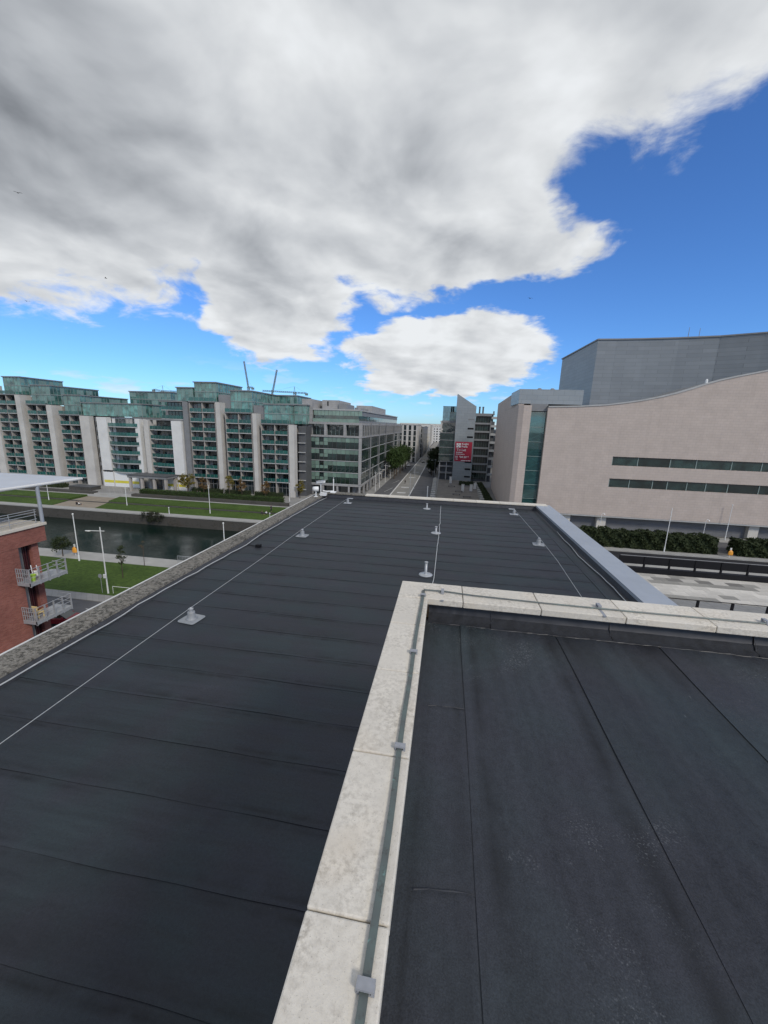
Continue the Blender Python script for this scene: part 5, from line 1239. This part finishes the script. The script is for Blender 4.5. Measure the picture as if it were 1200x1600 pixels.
for x, yy, q in ((60.4,99.2,'near the hedge gap'),(37.8,99.2,'in front of a pale base column')): post_lamp((x,yy,.12), 4.4, 'small hook lamp before the stone hall '+q, 'hook lamps before the hall', 'hook', .06)
def pole(loc, h, r, label, m='galv', group=None, band=False):
    x, yy, z = loc; t = thing('street_pole', label, 'pole', loc, group); MB().tube([(x,yy,z-.02),(x,yy,z+h)], [r, r*.85], 10).build('pole', M[m], t)
    MB().lathe([(r*1.5,0),(r*1.5,.3),(r*1.1,.34)], (x,yy,z), 12).build('base', M[m], t); return t
pole((-11.1,128.6,.02), 8.6, .10, 'tall grey tram pole standing beside the pale lane'); pole((-5.4,131.8,.14), 4.0, .17, 'thick white post at the kerb near the stacked blocks', 'white')
pole((-11.4,150,.02), 8.6, .10, 'tall grey tram pole further up the pale lane')
# round sign beside the cross-arm lamp
t = thing('road_sign', 'round blue and white road sign seen from behind by the cross arm lamp', 'sign', (-45.6,44.0,.12))
MB().tube([(-45.6,44.0,.1),(-45.6,44.0,2.5)], .035, 8).build('pole', M['galv'], t)
d = MB().lathe([(.02,-.012),(.31,-.012),(.31,.012),(.02,.012)], n=20); d.v = [(-45.6+a, 44.0-.05+c, 2.55+b_) for a, b_, c in d.v]; d.build('disc', M['galv'], t)
t = thing('control_box', 'small white box strapped to the cross arm lamp post', 'box', (-44.7,43.8,2.6))
MB().box(-44.9,43.72,2.4,-44.5,43.88,2.95).build('case', M['white'], t, .02)
def lifebuoy(x, yy, z, label):
    t = thing('lifebuoy_stand', label, 'lifebuoy', (x,yy,z), 'orange lifebuoy stands on the quays')
    MB().tube([(x,yy,z-.02),(x,yy,z+1.7)], .05, 8).build('post', M['white'], t)
    mb = MB().lathe([(.06,.55),(.42,.55),(.46,.8),(.40,1.25),(.18,1.5),(.06,1.55)], n=14); mb.v = [(a, b_*.45, c) for a, b_, c in mb.v]; mb.v = [(x+a, yy-.12+b_, z+c) for a, b_, c in mb.v]; mb.build('housing', M['orange'], t)
    MB().box(x-.14, yy-.06, z+1.56, x+.14, yy+.04, z+2.0).build('plate', M['white'], t); return t
lifebuoy(-62.6, 56.2, .05, 'orange lifebuoy stand on the near quay beside the round bush'); lifebuoy(57.4, 85.2, .06, 'orange lifebuoy stand on the quay by the gap in the tall hedges')
# low fence rails on the near lawn and quay gate
t = thing('low_rail', 'low white rail along the near lawn edge past the cross arm lamp', 'rail', (-44,44.1,.12))
MB().tube([(-44,44.1,1.15),(-30,44.1,1.15)], .03, 8).build('rail', M['white'], t)
for xx in (-44,-41.5,-39,-36.5,-34): MB().tube([(xx,44.1,.1),(xx,44.1,1.15)], .025, 6).build('post', M['white'], t)
t = thing('quay_gate', 'grey mesh gate panel at the edge of the near quay', 'gate', (-42,57.2,.05))
MB().tube([(-43.8,57.2,.05),(-43.8,57.2,1.2),(-40.4,57.2,1.2),(-40.4,57.2,.05)], .035, 6).build('frame', M['galv'], t)
mb = MB()
for k in range(12): mb.box(-43.7+.28*k, 57.19, .15, -43.68+.28*k, 57.21, 1.18)
for k in range(4): mb.box(-43.78, 57.185, .3+.25*k, -40.42, 57.19, .32+.25*k)
mb.build('mesh', M['galv'], t)
# stone blocks and pillars on the plaza
sb = MB().box(-.75,-1.0,0,.75,1.0,1.25).mesh('stone_block', M['paleconc'])
for i in range(12):
    o = bpy.data.objects.new('stone_block', sb); C.objects.link(o); o.location = (-3.6-.05*i, 130+4.1*i, .14); o.rotation_euler = (0,0,random.uniform(-.12,.12)); tag(o, ORD[i]+' stone block from the canal in the row along the plaza kerb', 'stone block', 'stone blocks along the plaza kerb')
sb2 = MB().box(-.6,-.9,0,.6,.9,1.1).mesh('stone_block', M['paleconc'])
for i in range(11):
    o = bpy.data.objects.new('stone_block', sb2); C.objects.link(o); o.location = (14.9+.12*i*.3, 124+4.6*i, .1) if False else (12.4+.1*i, 122+4.6*i, .1); o.rotation_euler = (0,0,random.uniform(-.1,.1)); tag(o, ORD[i]+' stone block from the canal in the row by the dark hall planting', 'stone block', 'stone blocks by the hall planting')
for i, (x, yy, h) in enumerate(((7.0,150,2.6),(10.2,152,2.4),(12.0,158,2.2),(2.6,171,2.6))):
    t = thing('plaza_pillar', ('tallest pale pillar standing in the open plaza','pale pillar standing next to the tallest plaza pillar','short pale pillar on the plaza closest to the dark planting','pale pillar standing alone below the bannered tower')[i], 'pillar', (x,yy,.1), 'pillars on the plaza')
    MB().box(x-.5,yy-.35,.1,x+.5,yy+.35,.1+h).build('shaft', M['white2'], t, .03); MB().box(x-.56,yy-.41,.1+h,x+.56,yy+.41,.25+h).build('cap', M['fin'], t)
for i, (x, yy) in enumerate(((4.5,141),(8,137),(3,160),(9.5,163),(5.5,148))):
    t = thing('plaza_bench', ('low dark bench on the plaza with open paving on all sides','low dark bench on the plaza edge towards the canal','low dark bench on the plaza near the kerb blocks','low dark bench on the plaza beside the scrubby planting bed','low dark bench on the plaza between the kerb and the pillars')[i], 'bench', (x,yy,.1), 'benches on the plaza')
    MB().box(x-1.4,yy-.35,.5,x+1.4,yy+.35,.62).build('seat', M['dark_clad'], t)
    for s_ in (-1.1, 1.1): MB().box(x+s_-.1,yy-.3,.1,x+s_+.1,yy+.3,.5).build('leg', M['dark_clad'], t)

# ================================================================== CARS, PEOPLE, CRANES, BIRDS
def car(loc, rz, paint, label, group=None):
    t = thing('car', label, 'car', loc, group, rz)
    def q(mb): return mb
    L, Wd = 2.1, .86
    prof = [(-L,.35),(-L-.02,.62),(-L+.12,.86),(-1.1,.95),(-.15,.98),(1.0,.98),(1.95,.95),(2.08,.8),(2.1,.4),(1.95,.28),(-1.9,.28)]
    mb = MB()
    for k, (w, s_) in enumerate(((-Wd,.94),(-Wd*.97,1),(Wd*.97,1),(Wd,.94))): pass
    o = MB().extr(prof, 'y', -Wd, Wd); b_ = o.build('body', paint, t, .07, off=(0,0,0))
    cab = [(-1.15,.95),(-.35,1.42),(.9,1.45),(1.75,.97)]
    gl = MB(); n = len(cab)
    for s_ in (-1, 1):
        gl.v += [(x, s_*(Wd-.06-(.16 if z > 1.2 else 0)), z) for x, z in cab]
    gl.f = [(0,1,2,3),(7,6,5,4),(0,4,5,1),(1,5,6,2),(2,6,7,3)]; gl.mi = [0,0,0,1,0]
    gl.build('glasshouse', [M['pane'], paint], t, .02, off=(0,0,0))
    for x in (-1.3, 1.3):
        for s_ in (-1, 1):
            w = MB().lathe([(.12,-.1),(.3,-.1),(.32,-.07),(.32,.07),(.3,.1),(.12,.1)], n=18); w.v = [(x+a, s_*(Wd-.07)+c, .32+b2) for a, b2, c in w.v]
            wo_ = w.build('wheel', M['tyre'], t, off=(0,0,0))
            r_ = MB().lathe([(.02,-.105),(.2,-.105),(.2,.105),(.02,.105)], n=14); r_.v = [(x+a, s_*(Wd-.065)+c, .32+b2) for a, b2, c in r_.v]; r_.build('rim', M['galv'], wo_, off=(0,0,0))
    for s_ in (-1, 1):
        MB().box(-L-.015, s_*.62-.17, .66, -L+.14, s_*.62+.17, .8).build('headlight', M['white'], t, .02, off=(0,0,0)); MB().box(L-.08, s_*.66-.14, .7, L+.005, s_*.66+.14, .86).build('tail_light', M['carred'], t, off=(0,0,0))
        MB().box(-.85, s_*(Wd+.02)-.07, .98, -.65, s_*(Wd+.02)+.07, 1.12).build('mirror', paint, t, .02, off=(0,0,0))
    return t
car((-43.3, 36.0, .02), math.pi*1.06, M['carred'], 'dark red car parked on the road below the brick balconies')
car((-7.5, 205, .03), math.pi/2, M['cardark'], 'dark car on the street under the trees by the banner')
car((-21.4, 232, .03), math.pi/2, M['carsilver'], 'silver car up the street past the office trees')
car((-7.3, 222, .03), math.pi/2, M['carsilver'], 'silver car further up the street on the banner side')
car((-14.6, 262, .03), math.pi/2, M['cardark'], 'dark car far up the pale lane')
car((-12.4, 300, .03), math.pi/2, M['carsilver'], 'silver car small in the distance on the street')

def person(loc, rz, pose, top, legs, label, s_=1.0, group=None):
    J = {'pel':(0,0,.95),'che':(0,.02,1.28),'nek':(0,.03,1.48),'hd1':(0,.02,1.58),'hd2':(0,.01,1.74)}
    for k, s in (('l',-1),('r',1)):
        J.update({k+'sh':(s*.19,.02,1.42),k+'el':(s*.25,.05,1.14),k+'wr':(s*.24,-.05,.90),k+'ha':(s*.23,-.09,.80),k+'hp':(s*.10,0,.90),k+'kn':(s*.11,-.03,.50),k+'an':(s*.11,.03,.09),k+'to':(s*.12,-.16,.04)})
    if pose == 'sit':
        dz = -.80
        for k in list(J):
            if k[1:] not in ('kn','an','to'): x, y_, z = J[k]; J[k] = (x, y_, z+dz)
        for k, s in (('l',-1),('r',1)): J[k+'hp'] = (s*.1,0,.13); J[k+'kn'] = (s*.16,-.42,.42); J[k+'an'] = (s*.15,-.60,.09); J[k+'to'] = (s*.16,-.78,.05); J[k+'el'] = (s*.27,-.1,.36); J[k+'wr'] = (s*.17,-.34,.42); J[k+'ha'] = (s*.1,-.42,.44)
    if pose == 'walk':
        J['lkn'] = (-.11,-.22,.52); J['lan'] = (-.11,-.28,.1); J['lto'] = (-.12,-.48,.06); J['rkn'] = (.11,.06,.5); J['ran'] = (.11,.36,.14); J['rto'] = (.12,.22,.04); J['lel'] = (-.25,.2,1.16); J['rel'] = (.25,-.1,1.16)
    def skin(name, edges, rad, m, parent, root):
        names = sorted({a for e in edges for a in e}, key=lambda n_: (n_ != root, n_)); ix = {n_: i for i, n_ in enumerate(names)}
        me = bpy.data.meshes.new(name); me.from_pydata([tuple(c*s_ for c in J[n_]) for n_ in names], [(ix[a], ix[b_]) for a, b_ in edges], []); me.materials.append(m)
        o = bpy.data.objects.new(name, me); C.objects.link(o); o.parent = parent
        o.modifiers.new('skin', 'SKIN'); o.modifiers.new('sub', 'SUBSURF').levels = 1; o.modifiers['sub'].render_levels = 1
        for i, n_ in enumerate(names):
            r_ = rad.get(n_[1:] if n_[0] in 'lr' and n_ not in rad else n_, .06)*s_; me.skin_vertices[0].data[i].radius = (r_, r_); me.skin_vertices[0].data[i].use_root = (n_ == root)
        return o
    t = thing('person', label, 'person', loc, group, rz)
    arms = [(k+a, k+b_) for k in 'lr' for a, b_ in (('sh','el'),('el','wr'),('wr','ha'))]; leg = [(k+a, k+b_) for k in 'lr' for a, b_ in (('hp','kn'),('kn','an'),('an','to'))]
    core = [('pel','che'),('che','nek'),('nek','hd1'),('hd1','hd2'),('che','lsh'),('che','rsh'),('pel','lhp'),('pel','rhp')]
    rb = {'pel':.13,'che':.14,'nek':.055,'hd1':.085,'hd2':.085,'sh':.06,'el':.042,'wr':.032,'ha':.035,'hp':.08,'kn':.055,'an':.04,'to':.04}
    b_ = skin('body', core+arms+leg, rb, M['skin'], t, 'pel')
    skin('jacket', [('pel','che'),('che','lsh'),('che','rsh')]+[(k+a, k+c) for k in 'lr' for a, c in (('sh','el'),('el','wr'))], {'pel':.155,'che':.17,'sh':.085,'el':.065,'wr':.05}, top, b_, 'pel')
    skin('trousers', [('pel','lhp'),('pel','rhp')]+[(k+a, k+c) for k in 'lr' for a, c in (('hp','kn'),('kn','an'))], {'pel':.145,'hp':.10,'kn':.075,'an':.06}, legs, b_, 'pel')
    hx, hy, hz = (c*s_ for c in J['hd2']); mb = MB().lathe([(.02,-.06),(.105,-.04),(.11,.03),(.08,.09),(.02,.115)], (hx, hy+.02, hz), 12); mb.smooth = True; mb.build('hair', M['hair'], b_, off=(0,0,0))
    return t
person((-97.4,90.4,.06), 2.2, 'sit', M['cloth_white'], M['cloth_dark'], 'person in a white top sitting on the tan path by the canal'); person((-98.5,90.8,.06), 1.6, 'sit', M['cloth_dark'], M['cloth_dark'], 'person in dark clothes sitting beside the one in white')
for i, dx_ in enumerate((0, .9)): person((-76.2+dx_,111.2,.1), 1.2, 'walk', M['cloth_dark'], M['cloth_dark'], ('person in dark clothes walking past the bushy tree, ahead of a companion','person in dark clothes following a companion past the bushy tree')[i], group='two people walking by the hedge')
person((-46.4,94.0,.12), .5, 'sit', M['cloth_dark'], M['cloth_dark'], 'person in dark clothes sitting at the lawn end'); person((-45.3,94.2,.12), -.4, 'sit', M['cloth_white'], M['cloth_dark'], 'person in a pale top sitting at the lawn end'); person((-44.6,95.6,.55), 1.0, 'stand', M['cloth_dark'], M['cloth_dark'], 'person in dark clothes standing at the lawn end')
person((-16.1,162,.02), 0., 'walk', M['cloth_dark'], M['cloth_dark'], 'person in dark clothes crossing the pale tram lane')

def lattice(mb, a, b_, w, n):
    a, b_ = Vector(a), Vector(b_); t_ = (b_-a).normalized(); u = t_.cross(Vector((0,1,0)) if abs(t_.y) < .9 else Vector((1,0,0))).normalized()*w; v = t_.cross(u).normalized()*w
    cs = [u+v, u-v, -u-v, -u+v]
    for c in cs: mb.tube([a+c, b_+c], .24, 4)
    for i in range(n):
        p, q = a.lerp(b_, i/n), a.lerp(b_, (i+1)/n)
        for k in range(4): mb.tube([p+cs[k], q+cs[(k+1) % 4]], .13, 3, caps=False)
def crane(x, yy, h, kind, label, tip=None, back=None):
    t = thing('tower_crane', label, 'crane', (x, yy, 0)); mb = MB(); lattice(mb, (x,yy,0), (x,yy,h), .9, 18); mb.build('mast', M['crane'], t)
    MB().box(x-1.2,yy-1.2,h,x+1.2,yy+1.2,h+1.4).box(x+1.0,yy-1.9,h-1.4,x+2.6,yy-.6,h+1.0).build('cab', M['crane'], t)
    mb = MB(); lattice(mb, (x,yy,h+1.4), tip, .6, 16); mb.build('jib', M['crane'], t)
    mb = MB(); lattice(mb, (x,yy,h+1.4), back, .6, 4); mb.box(back[0]-1.5,yy-1,back[2]-2.4,back[0]+1.5,yy+1,back[2]); mb.build('counter_jib', M['crane'], t)
    mb = MB(); ap = (x, yy, h+(8 if kind == 'flat' else 9)); mb.tube([(x-.8,yy,h+1.4), ap], .2, 4).tube([(x+.8,yy,h+1.4), ap], .2, 4)
    mid = tuple(Vector((x,yy,h+1.4)).lerp(Vector(tip), .7)); mb.tube([ap, mid], .07, 3).tube([ap, back], .07, 3); mb.build('apex_frame', M['crane'], t)
crane(-233.5, 450, 60, 'luff', 'luffing crane with steep jib above the tallest glass storey', (-237.5,450,90), (-228,450,61))
crane(-204.6, 450, 50, 'luff', 'luffing crane with tilted jib behind the lower glass storeys', (-197.6,450,81), (-210,450,51))
crane(-176.9, 450, 55.0, 'flat', 'horizontal jib crane beside the office stair tower', (-216,450,57.6), (-162.5,450,55.8))
crane(-344.6, 450, 53.5, 'flat', 'horizontal jib crane behind the left apartment block', (-325,450,54.6), (-357,450,56.5))
def bird(x, yy, z, s_, a, label):
    mb = MB().lathe([(.005,-.5),(.06,-.3),(.10,0),(.08,.25),(.05,.38),(.01,.5)], n=8); mb.v = [(p[0], p[2], p[1]) for p in mb.v]
    for k in (-1, 1): mb.add([(k*.05,.15,.03),(k*.55,.12,.22),(k*1.15,-.12,.10),(k*.55,-.10,.2),(k*.05,-.15,.03)], [(0,1,3,4),(1,2,3)]); mb.add([(k*.05,.15,.01),(k*.55,.12,.19),(k*1.15,-.12,.08),(k*.55,-.10,.17),(k*.05,-.15,.01)], [(4,3,1,0),(3,2,1)])
    c_, q = math.cos(a), math.sin(a); mb.v = [(x+s_*(p[0]*c_-p[1]*q), yy+s_*(p[0]*q+p[1]*c_), z+s_*p[2]) for p in mb.v]
    return one(mb, 'bird', M['bird'], label, 'bird', (x, yy, z), 'birds in the sky')
bird(-79, 70, 62.5, .62, .7, 'dark bird flying alone against the thick grey cloud'); bird(-63.1, 70, 48.3, .5, 2.1, 'small dark bird flying near the hole in the cloud')
bird(-80.6, 70, 44.7, .5, 1.2, 'small dark bird flying low in the blue below the grey cloud'); bird(11.4, 70, 43.9, .42, .4, 'tiny dark bird flying in the deep blue sky above the hall')
